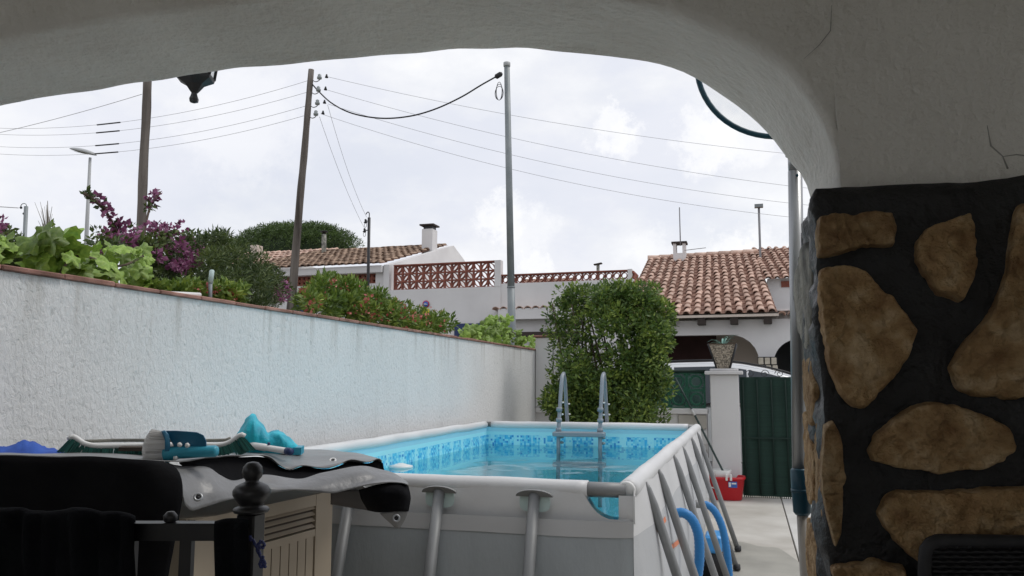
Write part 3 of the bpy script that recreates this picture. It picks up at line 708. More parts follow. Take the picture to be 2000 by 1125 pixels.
# small floating dispenser
fl = thing('floating_dispenser', 'small white chlorine floater drifting by the near left side of the water', 'pool float', P(783, 913, Z=WZ))
c_ = P(783, 913, Z=WZ)
MB().lathe([(0.05, -0.02), (0.085, 0.0), (0.085, 0.012), (0.05, 0.02), (0.02, 0.03), (0.0, 0.032)], c_, 20).build('float_ring', M['plastic_w'], fl)

# ---- ladder
ld = thing('pool_ladder', 'grey A-frame ladder straddling the far end of the pool', 'ladder', (-1.6, 7.6, 0))
def lad_x(px, yy): return P(px, 860, Y=yy).x
YI, YO = 7.46, 8.0
for px in (1092, 1173):
    x = lad_x(px, YI)
    t0 = P(px + 5, 729, Y=(YI + YO) / 2 - 0.05).z
    pts = [(x, YI - 0.07, 0.25), (x, YI - 0.02, 0.9), (x, YI + 0.06, 1.2), (x, YI + 0.12, t0 - 0.09), (x, YI + 0.16, t0 - 0.02), (x, YI + 0.20, t0), (x, YI + 0.24, t0 - 0.02), (x, YI + 0.275, t0 - 0.09), (x, YI + 0.315, 1.2), (x, YI + 0.38, 0.9), (x, YO, 0.0)]
    MB().tube(spl(pts, 40), 0.019, 10).build('rail', M['ladder'], ld)
    for z, yy in ((0.93, YI - 0.02), (1.02, YI), (1.12, YI + 0.015)):
        MB().lathe([(0.022, -0.012), (0.029, -0.008), (0.029, 0.022), (0.022, 0.026)], (x, yy + 0.0, z), 12).build('collar', M['ladder'], ld)
    for z, yy in ((1.08, YI + 0.03), (1.19, YI + 0.055), (1.07, YI + 0.34), (1.17, YI + 0.32)):
        MB().lathe([(0.006, 0), (0.009, 0.008), (0.005, 0.02)], (x + 0.018, yy, z), 8, (1, 0, 0)).build('plastic_nut', M['plastic_w'], ld)
    for z in (0.82, 0.87):
        MB().lathe([(0.010, 0), (0.013, 0.01), (0.008, 0.03)], (x + 0.018, YI - 0.02, z), 8, (1, 0, 0)).build('plastic_nut', M['galv'], ld)
xa, xb = lad_x(1092, YI), lad_x(1173, YI)
for z in (0.90, 0.62, 0.36):
    MB().bbox(xa - 0.045, xb + 0.045, YI - 0.09, YI + 0.04, z - 0.022, z + 0.022, 0.008).build('step', M['ladder'], ld)
for z in (0.90, 0.62, 0.36):
    MB().bbox(xa - 0.03, xb + 0.03, YI + 0.40 + (0.9 - z) * 0.15, YI + 0.50 + (0.9 - z) * 0.15, z - 0.02, z + 0.02, 0.008).build('step', M['ladder'], ld)

# ---- hoses and pump
pump = thing('filter_pump', 'blue filter pump box on the ground beside the pool hoses', 'pump', P(1405, 1100, Z=0.0))
pc = P(1385, 1120, Y=6.1); pc.z = 0
pump.location = pc
MB().bbox(pc.x - 0.02, pc.x + 0.10, pc.y - 0.12, pc.y + 0.14, 0.18, 0.30, 0.015).build('housing', M['bluebox'], pump)
MB().lathe([(0.10, 0.0), (0.10, 0.17), (0.09, 0.18)], (pc.x + 0.04, pc.y, 0.0), 20).build('filter_canister', M['dark'], pump)
for k in range(4):
    MB().box(pc.x + 0.101, pc.x + 0.105, pc.y - 0.09 + k * 0.03, pc.y - 0.075 + k * 0.03, 0.20, 0.26).build('vent_slot', M['dark'], pump)
for i, (pts, yy, lab) in enumerate(([[(1318, 1003), (1335, 1002), (1352, 1015), (1364, 1045), (1366, 1090), (1362, 1130), (1360, 1180)], 4.2, 'nearer thick blue hose curving down from the pool side'], [[(1368, 985), (1385, 988), (1400, 1005), (1412, 1035), (1420, 1080), (1424, 1125), (1424, 1180)], 5.6, 'farther thick blue hose curving down from the pool side'])):
    h_ = thing('pool_hose', lab, 'hose', P(pts[0][0], pts[0][1], Y=yy), 'blue filter hoses of the pool')
    pp_ = [P(x, y_, Y=yy) for x, y_ in pts]; e0 = pp_[-1]
    pp_.append(Vector((e0.x, e0.y + 0.04, 0.1)))
    pp_ = spl(pp_, 70)
    MB().tube(pp_, [0.0235 + 0.0018 * (k % 2) for k in range(70)], 12).build('tube', M['hose'], h_)
    MB().tube([pp_[0] - Vector((0.06, 0, -0.003)), pp_[0]], 0.026, 12).build('nozzle', M['steel'], h_)
    MB().tube([pp_[1] - Vector((0, 0, 0.0)), pp_[1] - Vector((0, 0, 0.05))], 0.006, 6).build('clamp', M['dark'], h_)

# ================================================================== FENCE, GATE
FYY = 10.25
fw = thing('front_wall', 'low white front wall with green pierced blocks behind the bush', 'wall', (-1.5, FYY, 0))
xP0 = P(1390, 850, Y=FYY).x; xP1 = P(1446, 850, Y=FYY).x
MB().box(wx, xP0 - 0.05, FYY + 0.02, FYY + 0.20, 0, 0.985).build('base_wall', M['white'], fw)
MB().bbox(wx + 0.005, xP0 - 0.04, FYY - 0.02, FYY + 0.24, 0.988, 1.055, 0.008).build('ledge', M['white'], fw)
MB().bbox(wx + 0.006, wx + 0.23, FYY - 0.01, FYY + 0.22, 1.06, 1.97, 0.01).build('end_pier', M['white'], fw)
MB().bbox(wx - 0.02, wx + 0.25, FYY - 0.03, FYY + 0.24, 1.972, 2.0, 0.008).build('pier_cap', M['coping'], fw)
MB().box(wx + 0.24, wx + 0.45, FYY + 0.04, FYY + 0.18, 1.06, 1.93).build('upper_wall', M['white'], fw)
# pierced quatrefoil blocks
def block_circle(s_, dep, mat_, r=0.36, th=0.10, extra=False):
    b = MB(); h_ = s_ / 2; t = s_ * th
    b.box(-h_, h_, -dep / 2, dep / 2, -h_, -h_ + t * 0.6); b.box(-h_, h_, -dep / 2, dep / 2, h_ - t * 0.6, h_)
    b.box(-h_, -h_ + t * 0.6, -dep / 2, dep / 2, -h_ + t * 0.6, h_ - t * 0.6); b.box(h_ - t * 0.6, h_, -dep / 2, dep / 2, -h_ + t * 0.6, h_ - t * 0.6)
    n = 20
    rr = [[Vector((math.cos(2 * PI * k / n) * q, yy, math.sin(2 * PI * k / n) * q)) for k in range(n)] for q, yy in ((s_ * r, -dep / 2 * 0.94), (s_ * (r + th), -dep / 2 * 0.94), (s_ * (r + th), dep / 2 * 0.94), (s_ * r, dep / 2 * 0.94), (s_ * r, -dep / 2 * 0.94))]
    b.loft(rr, True, False)
    if extra:
        for a_ in (45, 135, 225, 315):
            ca, sa = math.cos(math.radians(a_)), math.sin(math.radians(a_))
            b.obox((ca * s_ * 0.57, 0, sa * s_ * 0.57), (ca * s_ * 0.1, 0, sa * s_ * 0.1), (0, dep * 0.44, 0), (-sa * t * 0.35, 0, ca * t * 0.35))
    return b
BS = 0.222
gm = block_circle(BS, 0.08, None, 0.26, 0.11, True).mesh('pierced_block', M['greenblock'])
x = xP0 - 0.07 - BS / 2
while x - BS / 2 > wx + 0.45:
    for r_ in range(2): inst('pierced_block', gm, fw, (x, FYY + 0.14, 1.06 + BS * (r_ + 0.5)))
    x -= BS + 0.002
MB().grid([[Vector((x0, FYY + 0.085 + jit((x0, z, 1), 6, 0.012), z)) for x0 in [wx + 0.48 + (xP0 - 0.06 - wx - 0.48) * k / 40 for k in range(41)]] for z in (1.06, 1.15, 1.27, 1.38, 1.49, 1.515)]).build('shade_net', M['screen'], fw)
MB().tube([(wx + 0.46, FYY + 0.08, 1.52), (xP0 - 0.05, FYY + 0.08, 1.52)], 0.018, 8).build('top_bar', M['bars'], fw)
for k in range(2): MB().bbox(xP0 - 0.40 + 0.0, xP0 - 0.055, FYY - 0.005, FYY + 0.018, 0.62 + 0.19 * k, 0.79 + 0.19 * k, 0.006).build('block', M['concrete'] if k else M['white'], fw)
for k in range(3): MB().bbox(xP0 - 0.33, xP0 - 0.06, FYY - 0.012, FYY + 0.015, 0.03 + 0.18 * k, 0.20 + 0.18 * k, 0.008).build('block', M['stonegrey'], fw)
gpil = thing('gate_pillar', 'square white gate pillar with stepped cap under the planter', 'pillar', ((xP0 + xP1) / 2, FYY, 0))
MB().bbox(xP0, xP1, FYY - 0.05, FYY + 0.27, 0, 1.475, 0.008).build('shaft', M['white'], gpil)
MB().bbox(xP0 - 0.06, xP1 + 0.055, FYY - 0.10, FYY + 0.32, 1.477, 1.52, 0.006).build('cap_slab', M['white'], gpil)
MB().bbox(xP0 - 0.0, xP1 + 0.0, FYY - 0.04, FYY + 0.26, 1.522, 1.55, 0.006).build('cap_step', M['white'], gpil)
# planter
xc_ = (xP0 + xP1) / 2 - 0.01; yc_ = FYY + 0.11
pl = thing('planter', 'tapered pebble-dash planter with dark edges on the gate pillar', 'planter', (xc_, yc_, 1.55))
def fr(z, w_): return [(xc_ - w_, yc_ - w_, z), (xc_ + w_, yc_ - w_, z), (xc_ + w_, yc_ + w_, z), (xc_ - w_, yc_ + w_, z)]
zb, zt = 1.552, P(1410, 672, Y=yc_ - 0.17).z
MB().loft([fr(zb, 0.075), fr(zt, 0.165), fr(zt, 0.14), fr(zt - 0.05, 0.12)], True, True).build('bowl', M['pebble'], pl)
for sx in (-1, 1):
    for sy in (-1, 1):
        MB().tube([(xc_ + sx * 0.078, yc_ + sy * 0.078, zb), (xc_ + sx * 0.168, yc_ + sy * 0.168, zt + 0.003)], 0.011, 6).build('edge_strip', M['dark'], pl)
MB().loft([fr(zt - 0.006, 0.169), fr(zt + 0.006, 0.169), fr(zt + 0.006, 0.145), fr(zt - 0.006, 0.145), fr(zt - 0.006, 0.169)], True, False).build('top_edge', M['bark'], pl)
ag = thing('agave', 'small blue-green agave growing in the pillar planter', 'plant', (xc_, yc_, zt))
def blade(base, tip, w_, sag):
    b = MB(); base, tip = Vector(base), Vector(tip); rows = []
    sdv = (tip - base).cross(Vector((0, 0, 1))).normalized()
    for i in range(8):
        t = i / 7; p_ = base.lerp(tip, t) + Vector((0, 0, sag * math.sin(t * PI)))
        ww = w_ * (0.6 + 0.8 * t) * (1 - t) ** 0.6 + 0.001
        rows.append([p_ - sdv * ww, p_ - Vector((0, 0, ww * 0.4)), p_ + sdv * ww])
    return b.grid(rows)
for k in range(15):
    a_ = k * 2.4 + 0.3; r_ = rnd(0.16, 0.27); h_ = rnd(0.02, 0.13)
    blade((xc_ + math.cos(a_) * 0.02, yc_ + math.sin(a_) * 0.02, zt - 0.02), (xc_ + math.cos(a_) * r_ * 0.9, yc_ + math.sin(a_) * r_ * 0.6, zt + h_), 0.016, rnd(0.02, 0.06)).build('leaf', M['agave'], ag)
# gate
xG1 = xP1 + 1.5
gt = thing('garden_gate', 'metal garden gate covered with dark green shade netting', 'gate', (xP1 + 0.75, FYY + 0.05, 0))
gx0 = xP1 + 0.02; gy = FYY + 0.06; gz0, gz1 = 0.03, P(1500, 738, Y=gy).z
b = MB(); b.box(gx0, gx0 + 0.035, gy, gy + 0.035, gz0, gz1); b.box(xG1 - 0.035, xG1, gy, gy + 0.035, gz0, gz1)
b.box(gx0 + 0.035, xG1 - 0.035, gy, gy + 0.035, gz0, gz0 + 0.03); b.box(gx0 + 0.035, xG1 - 0.035, gy, gy + 0.035, gz1 - 0.03, gz1)
b.build('gate_frame', M['bars'], gt)
x = gx0 + 0.03
rows = []
for z in [gz0 - 0.01 + (gz1 - gz0 + 0.02) * i / 40 for i in range(41)]:
    rows.append([Vector((gx0 - 0.008 + (xG1 - gx0) * k / 60, gy - 0.012 + 0.012 * math.cos((k / 60 * (xG1 - gx0)) * 2 * PI / 0.165) * 1.0 + jit((k * 0.1, z * 4, 3), 1.2, 0.008), z)) for k in range(61)])
MB().grid(rows).build('shade_net', M['gatescreen'], gt)
k = 0
while x < xG1:
    MB().tube([(x, gy - 0.018, gz0 + 0.02), (x, gy - 0.018, gz1 - 0.02)], 0.010, 6).build('bar', M['bars'], gt); x += 0.165
MB().box(gx0, xG1, gy - 0.030, gy - 0.016, 0.70, 0.72).build('cross_rail', M['bars'], gt)
b = MB()
for k in range(60): b.box(gx0 + k * 0.024, gx0 + k * 0.024 + 0.010, gy - 0.01, gy + 0.0, 0.0, 0.03)
b.build('net_fringe', M['bars'], gt)
for k in range(4):
    cx = gx0 + 0.12 + k * 0.17; pts = []
    for j in range(22):
        a_ = j * 0.42; r_ = 0.052 * (1 - j / 26); pts.append((cx + math.cos(a_) * r_ * (1 if k % 2 else -1), gy + 0.01, gz1 + 0.05 + math.sin(a_) * r_))
    MB().tube(pts, 0.0045, 5).build('scroll', M['dark'], gt)

# bucket + mop
bk = thing('mop_bucket', 'red mop bucket with white wringer at the foot of the gate pillar', 'bucket', P(1419, 972, Z=0))
bc = P(1419, 975, Z=0); bc.z = 0
def rr_ring(cx, cy, z, a_, b_, n=24, pw=0.6): return [(cx + a_ * math.copysign(abs(math.cos(2 * PI * k / n)) ** pw, math.cos(2 * PI * k / n)), cy + b_ * math.copysign(abs(math.sin(2 * PI * k / n)) ** pw, math.sin(2 * PI * k / n)), z) for k in range(n)]
bk.location = bc
MB().loft([rr_ring(bc.x, bc.y, z, a_, b_) for z, a_, b_ in ((0.0, 0.17, 0.12), (0.01, 0.18, 0.13), (0.24, 0.215, 0.155), (0.245, 0.228, 0.168), (0.272, 0.228, 0.168), (0.272, 0.21, 0.15), (0.05, 0.17, 0.12))], True, True, True).build('pail', M['red'], bk)
MB().loft([rr_ring(bc.x - 0.055, bc.y, z, a_, b_) for z, a_, b_ in ((0.15, 0.08, 0.08), (0.272, 0.11, 0.12), (0.34, 0.12, 0.13), (0.345, 0.11, 0.12), (0.2, 0.07, 0.07))], True, True, True).build('wringer', M['plastic_w'], bk)
for dx in (0.03, 0.08): MB().bbox(bc.x + dx - 0.03, bc.x + dx - 0.005, bc.y - 0.18, bc.y - 0.155, 0.235, 0.31, 0.004).build('wringer_hook', M['plastic_w'], bk)
st_ = MB().bbox(bc.x + 0.03, bc.x + 0.13, bc.y - 0.158, bc.y - 0.151, 0.155, 0.225, 0.002).build('sticker', M['sticker'], bk)
MB().box(bc.x + 0.035, bc.x + 0.06, bc.y - 0.1625, bc.y - 0.159, 0.165, 0.215).box(bc.x + 0.068, bc.x + 0.12, bc.y - 0.1625, bc.y - 0.159, 0.195, 0.212).build('sticker_print', M['plastic_w'], st_)
MB().tube(spl([(bc.x - 0.19, bc.y - 0.03, 0.24), (bc.x - 0.20, bc.y - 0.12, 0.17), (bc.x - 0.10, bc.y - 0.175, 0.135)], 12), 0.006, 6).build('handle', M['plastic_w'], bk)
mp_ = thing('mop', 'thin dark mop stick leaning from the red bucket onto the low wall', 'mop', bc + Vector((-0.02, 0, 0.02)))
m0 = P(1412, 920, Y=bc.y); m1 = P(1350, 797, Y=FYY - 0.05); m2 = P(1318, 737, Y=FYY - 0.03)
MB().tube([m0 - Vector((-0.03, 0, 0.1)), m0, m1, m2], 0.0125, 8).build('stick', mat('mop stick', (0.03, 0.055, 0.05), rough=0.5), mp_)
MB().tube([m1 + (m0 - m1) * 0.02, m1 + (m0 - m1) * 0.12], 0.014, 8).build('stick_sleeve', M['plastic_w'], mp_)
MB().lathe([(0.03, 0.0), (0.05, -0.06), (0.02, -0.07)], m0 - Vector((-0.03, 0, 0.08)), 10).build('mop_head', M['bristle_w'], mp_)

# ================================================================== CAR
car = thing('parked_car', 'white estate car with dark windows parked behind the gate', 'car', (-0.4, 12.2, 0))
cy0, cy1 = 11.35, 13.05
prof = [(-2.5, 0.30), (-2.55, 0.62), (-2.5, 0.95), (-2.42, 1.12), (1.15, 1.02), (1.85, 0.90), (2.0, 0.62), (1.95, 0.30)]
def ring_(pf, y_): return [Vector((x, y_, z)) for x, z in pf]
rings = []
for t, ins_ in ((0, 0.06), (0.04, 0.0), (0.96, 0.0), (1, 0.06)):
    yy = cy0 + (cy1 - cy0) * t
    rings.append([Vector((x * (1 - ins_ * 0.2), yy, 0.6 + (z - 0.6) * (1 - ins_))) for x, z in prof])
MB().loft(rings, True, True).build('body', M['carwhite'], car)
zoff = 0
def rz(px, py): 
    q = P(px, py, Y=cy0 + 0.2); return (q.x, q.z)
roofpts = [(-2.42, 1.12), (-2.25, 1.45), (-1.95, 1.62), rz(1320, 709), rz(1400, 707), rz(1450, 712), rz(1500, 721), rz(1548, 734), (1.15, 1.06)]
rings = []
for t, dy in ((0, 0.02), (0.09, 0.17), (0.15, 0.26), (0.5, 0.3), (0.85, 0.26), (0.91, 0.17), (1, 0.02)):
    yy = cy0 + (cy1 - cy0) * (dy / 1.7 if t < 0.5 else 1 - dy / 1.7) if t != 0.5 else (cy0 + cy1) / 2
    lift = {0: -0.50, 0.09: -0.035, 0.15: 0.0, 0.5: 0.02, 0.85: 0.0, 0.91: -0.035, 1: -0.50}[t]
    rings.append([Vector((x, yy, max(1.0 + 0.0 * i, z + lift * (min(1, (z - 1.0) * 2.2))))) for i, (x, z) in enumerate(roofpts)])
MB().loft(rings, False, False, True).build('roof', M['carwhite'], car)
def gq(x, z): return Vector((x, cy0 + 0.02 + (z - 1.10) * 0.29 - 0.07, z))
rf = [Vector((x, 0, z)) for x, z in roofpts]
def roofz(x):
    for a_, b_ in zip(roofpts, roofpts[1:]):
        if a_[0] <= x <= b_[0]: return a_[1] + (b_[1] - a_[1]) * (x - a_[0]) / (b_[0] - a_[0])
    return 1.1
for xa_, xb_ in ((-2.1, -1.5), (-1.45, -1.02), (-0.99, -0.015), (0.012, 1.0)):
    n = 10; lo_ = [gq(xa_ + (xb_ - xa_) * k / n, 1.10) for k in range(n + 1)]; hi_ = [gq(xa_ + (xb_ - xa_) * k / n, max(1.12, roofz(xa_ + (xb_ - xa_) * k / n) - 0.062)) for k in range(n + 1)]
    MB().grid([lo_, hi_], False).build('window', M['glass'], car)
MB().tube([Vector((x, cy0 + 0.23, roofz(x) + 0.03)) for x in [-1.9 + 0.1 * k for k in range(26)]], 0.014, 6).build('roof_rail', M['dark'], car)
MB().tube([Vector((x, cy1 - 0.23, roofz(x) + 0.03)) for x in [-1.9 + 0.1 * k for k in range(26)]], 0.014, 6).build('roof_rail', M['dark'], car)
for x in (-1.75, 1.2):
    for y_ in (cy0 + 0.02, cy1 - 0.22):
        wh = MB().lathe([(0.30, 0), (0.33, 0.03), (0.33, 0.17), (0.30, 0.2)], (x, y_, 0.33), 24, (0, 1, 0)).build('wheel', M['tyre'], car)
        MB().lathe([(0.2, -0.005), (0.2, 0.1)], (x, y_, 0.33), 18, (0, 1, 0)).build('rim', M['alu'], wh)

# ================================================================== BUSH (in the yard)
bush = thing('evergreen_bush', 'dense dark green bush of small leaves at the far end of the pool', 'bush', (-1.55, 9.4, 0))
bx = -1.55; cl = []
for _ in range(105):
    u, v = rnd(-1, 1), rnd(0, 1)
    zz = 0.75 + 1.68 * v; wd = 0.60 if v > 0.15 else 0.52
    if v > 0.93: wd = 0.48
    cl.append(((bx + u * wd, 9.3 + rnd(-0.32, 0.32), zz), (0.17, 0.17, 0.17), 330))
for x, z in ((-2.18, 2.2), (-2.2, 2.02), (-2.16, 1.5), (-2.2, 1.15), (-2.14, 1.75), (-0.93, 2.2), (-0.90, 1.9), (-0.92, 1.3), (-1.9, 2.42), (-1.2, 2.42), (-2.1, 0.95)):
    cl.append(((x, 9.25, z), (0.13, 0.14, 0.12), 120))
for _ in range(26):
    cl.append(((bx + rnd(-0.62, 0.6), 9.3 + rnd(-0.2, 0.2), 2.42 + rnd(-0.03, 0.06)), (0.05, 0.05, 0.08), 22))
o_ = leaves(cl, 0.062, 0.40).build('foliage', M['leaf'], bush); stuff(o_)
for k in range(7):
    x = bx + rnd(-0.35, 0.35); xt = x + rnd(-0.35, 0.35)
    MB().tube(spl([(bx + (x - bx) * 0.5, 9.35, 0), (x, 9.3 + rnd(-0.1, 0.1), 0.9), ((x + xt) / 2 + rnd(-0.05, 0.05), 9.3, 1.5), (xt, 9.3 + rnd(-0.2, 0.2), 2.3)], 14), [0.028 - 0.0016 * i for i in range(14)], 7).build('stem', M['bark'], bush)

# ================================================================== PLANTS BEHIND THE WALL
def leaf_poly(seed):
    """lobed vine leaf, about 1 unit across, in the XY plane, cupped"""
    random.seed(seed); n = 30; pts = [Vector((0, 0, 0.0))]; ring = []
    for k in range(n):
        a_ = 2 * PI * k / n
        r_ = 0.40 + 0.13 * abs(math.cos(2.5 * (a_ - PI / 2))) + 0.03 * math.cos(15 * a_) + rnd(-0.02, 0.02)
        d = abs(((a_ - 1.5 * PI + PI) % (2 * PI)) - PI)
        if d < 0.45: r_ *= 0.35 + 0.65 * d / 0.45
        ring.append(Vector((math.cos(a_) * r_, math.sin(a_) * r_, 0.16 * r_ * math.sin(a_ * 5) - 0.28 * r_ * r_ - 0.10 * abs(math.cos(a_)) * r_)))
    mid = [p_ * 0.5 + Vector((0, 0, 0.06)) for p_ in ring]
    v = [Vector((0, 0, 0.0))] + mid + ring
    f = [(0, 1 + k, 1 + (k + 1) % n) for k in range(n)] + [(1 + k, 1 + n + k, 1 + n + (k + 1) % n, 1 + (k + 1) % n) for k in range(n)]
    b = MB(); b.add(v, f, True); return b.mesh('leaf', M['vine'])
LV = [leaf_poly(s) for s in (3, 5, 9, 12)]
random.seed(21)
def vine(lab, regs, base, stems):
    t = thing('grape_vine', lab, 'vine', base, 'vines growing over the garden wall')
    for (x0, x1, y0, y1, n, smin, smax, X0, X1) in regs:
        for _ in range(n):
            for _try in range(30):
                px, py = rnd(x0, x1), rnd(y0, y1); X = rnd(X0, X1)
                q = P(px, py, X=X)
                if q.z > 1.80 and py < 518 + 0.1558 * px + 12: break
            else: continue
            s_ = rnd(smin, smax)
            o = inst('leaf', random.choice(LV), t, q)
            o.rotation_euler = (rnd(0.1, 1.5), rnd(-0.8, 0.8), rnd(-1.5, 1.9)); o.scale = (s_, s_, s_)
    for pts in stems:
        MB().tube(spl([P(x, y_, X=X) for x, y_, X in pts], 16), 0.006, 6).build('stem', M['bark'], t)
    return t
vine('bright green grape vine with large leaves over the near end of the wall', [(60, 140, 458, 530, 20, 0.11, 0.19, -3.15, -2.86), (100, 215, 485, 545, 28, 0.08, 0.14, -3.25, -2.86), (190, 288, 482, 560, 44, 0.05, 0.10, -3.25, -2.86), (60, 290, 525, 560, 26, 0.06, 0.12, -2.98, -2.85), (-30, 8, 470, 520, 12, 0.08, 0.13, -3.0, -2.86)], (-2.95, 2.9, 0), [[(100, 560, -2.95), (150, 500, -2.95), (230, 520, -2.95), (280, 500, -2.95)]])
vine('yellow-green vine with leaves over the far end of the wall', [(900, 945, 640, 668, 26, 0.10, 0.16, -3.0, -2.85), (945, 1000, 622, 680, 60, 0.11, 0.17, -3.1, -2.85), (985, 1040, 645, 685, 36, 0.08, 0.14, -3.0, -2.85), (960, 985, 620, 650, 14, 0.1, 0.15, -3.0, -2.86)], (-2.95, 9.2, 0), [[(960, 690, -2.9), (975, 640, -2.95), (1020, 660, -2.9)]])
random.seed(33)
def clump(px, py, X, rpx, n, ry=None, depth=1.0):
    q = P(px, py, X=X); sc_ = (q - camo.location).dot(_F) / F_PX
    r_ = rpx * sc_; rz_ = (ry or rpx) * sc_
    return (q, (r_, r_ * depth, rz_), n)
def plant(name, lab, cat, layers, base, stems=(), group=None):
    t = thing(name, lab, cat, base, group)
    for nm, cls, size, mm, asp in layers:
        stuff(leaves(cls, size, asp).build(nm, M[mm], t))
    for pts, r_ in stems:
        MB().tube(spl([P(x, y_, X=X) for x, y_, X in pts], 16), [r_ * (1 - 0.045 * i) for i in range(16)], 6).build('stem', M['bark'], t)
    return t
def rc(n, x0, x1, y0, y1, X0, X1, r0, r1, nl, cond=None):
    out = []
    while len(out) < n:
        x, y_ = rnd(x0, x1), rnd(y0, y1)
        if cond and not cond(x, y_): continue
        out.append(clump(x, y_, rnd(X0, X1), rnd(r0, r1), nl))
    return out
# bougainvillea
fl_ = rc(26, 200, 300, 448, 500, -5.2, -4.5, 6, 12, 22) + rc(15, 300, 365, 443, 490, -5.2, -4.5, 5, 11, 20) + rc(22, 350, 445, 462, 520, -5.2, -4.5, 4, 10, 14) + rc(6, 535, 562, 555, 585, -4.6, -4.2, 7, 11, 40)
fl_ += rc(8, 300, 420, 500, 560, -4.6, -4.3, 6, 10, 30)
for (x, y_) in ((190, 392), (205, 408), (213, 418), (220, 428), (228, 437), (298, 385), (305, 380), (295, 395), (225, 445)): fl_.append(clump(x, y_, -5.0, 7.5, 20))
lf_ = rc(40, 240, 440, 480, 570, -5.3, -4.5, 18, 30, 130) + rc(26, 190, 430, 462, 500, -5.2, -4.5, 9, 16, 60) + rc(10, 440, 560, 540, 580, -5.0, -4.5, 12, 20, 90)
for (x, y_) in ((168, 378), (180, 388), (200, 402), (222, 440), (232, 450), (290, 405), (296, 398), (262, 440)): lf_.append(clump(x, y_, -5.0, 6, 22))
plant('bougainvillea', 'purple-pink flowering bougainvillea with long arching shoots behind the wall', 'flowering shrub', [('foliage', lf_, 0.05, 'leaf_dk', 0.5), ('flowers', fl_, 0.05, 'bougain', 0.7)], (-4.9, 6.0, 0), [([(165, 378, -5), (200, 405, -5), (222, 440, -5), (250, 500, -5)], 0.016), ([(312, 376, -5), (295, 400, -5), (285, 440, -5), (280, 500, -5)], 0.014), ([(340, 560, -4.9), (330, 500, -4.9), (320, 450, -4.9)], 0.02)])
# feathery dark shrub
plant('broom_shrub', 'tall feathery dark green shrub left of the leaning wooden pole', 'shrub', [('foliage', rc(60, 375, 535, 485, 600, -4.2, -3.4, 14, 28, 200, lambda x, y_: y_ > 480 + abs(x - 455) * 0.55 - 10) + rc(14, 385, 440, 462, 500, -4.2, -3.7, 9, 15, 110), 0.055, 'leaf_dk', 0.16)], (-3.8, 6.6, 0), [([(450, 600, -3.8), (455, 540, -3.8), (470, 490, -3.8)], 0.02)])
plant('conifer_hedge', 'dark green clipped hedge at the left edge behind the wall', 'hedge', [('foliage', rc(34, -20, 75, 478, 535, -3.6, -3.2, 12, 22, 210), 0.035, 'leaf_dk', 0.2)], (-3.4, 2.6, 0))
plant('distant_hedge', 'low dark hedge with dead tops beyond the near vine', 'hedge', [('foliage', rc(30, 50, 260, 482, 530, -9.5, -8.5, 12, 22, 130), 0.09, 'leaf_dk', 0.35)], (-9, 8.6, 0))
b = MB()
bt = thing('bare_tree', 'thin pale leafless sapling rising behind the vine leaves', 'tree', P(92, 540, X=-7.5))
for k in range(34):
    x0 = 92 + rnd(-10, 10); y0 = rnd(440, 500); q0 = P(92, y0 + 20, X=-7.5); q1 = P(x0 + rnd(-18, 18), y0 - rnd(20, 55), X=-7.5 + rnd(-0.4, 0.4))
    b.tube([q0, q0.lerp(q1, 0.5) + Vector((0, 0, 0.03)), q1], [0.006, 0.004, 0.002], 4)
b.tube([P(92, 560, X=-7.5), P(93, 420, X=-7.5), P(93, 392, X=-7.5)], [0.02, 0.008, 0.003], 5)
b.build('branches', M['drygrass'], bt)
plant('pink_shrub', 'small purple-flowered bush at the left frame edge', 'shrub', [('flowers', rc(5, -15, 14, 425, 470, -4.2, -3.9, 7, 12, 30), 0.035, 'bougain', 0.7), ('foliage', rc(5, -20, 18, 440, 490, -4.2, -3.9, 8, 13, 40), 0.035, 'leaf_dk', 0.5)], (-4, 3.2, 0))
# red flowering oleander-like shrub
def redcond(x, y_): return y_ > 548 + max(0, (x - 640)) * 0.30 + max(0, 620 - x) * 0.9
rl = rc(95, 592, 875, 548, 655, -3.7, -3.1, 11, 20, 120, lambda x, y_: redcond(x, y_) and y_ < 600 + (x - 592) * 0.23)
rfl = rc(110, 592, 870, 545, 645, -3.6, -2.98, 5, 12, 5, lambda x, y_: redcond(x, y_) and y_ < 600 + (x - 592) * 0.23)
plant('red_flowering_shrub', 'wide leafy green shrub dotted with red blossoms above the wall', 'flowering shrub', [('foliage', rl, 0.065, 'leaf_mid', 0.32), ('blossoms', rfl, 0.036, 'redflower', 0.6)], (-3.4, 8, 0), [([(700, 640, -3.4), (690, 590, -3.4), (670, 555, -3.4)], 0.02)])
plant('low_creeper', 'low leafy creeper with reddish shoots beside the grey pipe stub', 'plant', [('foliage', rc(26, 255, 470, 560, 592, -3.05, -2.88, 7, 13, 60, lambda x, y_: abs(y_ - (540 + (x - 255) * 0.17)) < 16) + rc(10, 300, 345, 560, 575, -3.0, -2.88, 7, 10, 50) + rc(8, 425, 470, 555, 585, -3.0, -2.88, 7, 12, 60), 0.045, 'leaf_mid', 0.45), ('blossoms', rc(12, 270, 470, 560, 585, -2.95, -2.87, 4, 7, 12, lambda x, y_: abs(y_ - (545 + (x - 255) * 0.17)) < 14), 0.03, 'redflower', 0.6)], (-2.95, 4, 0))

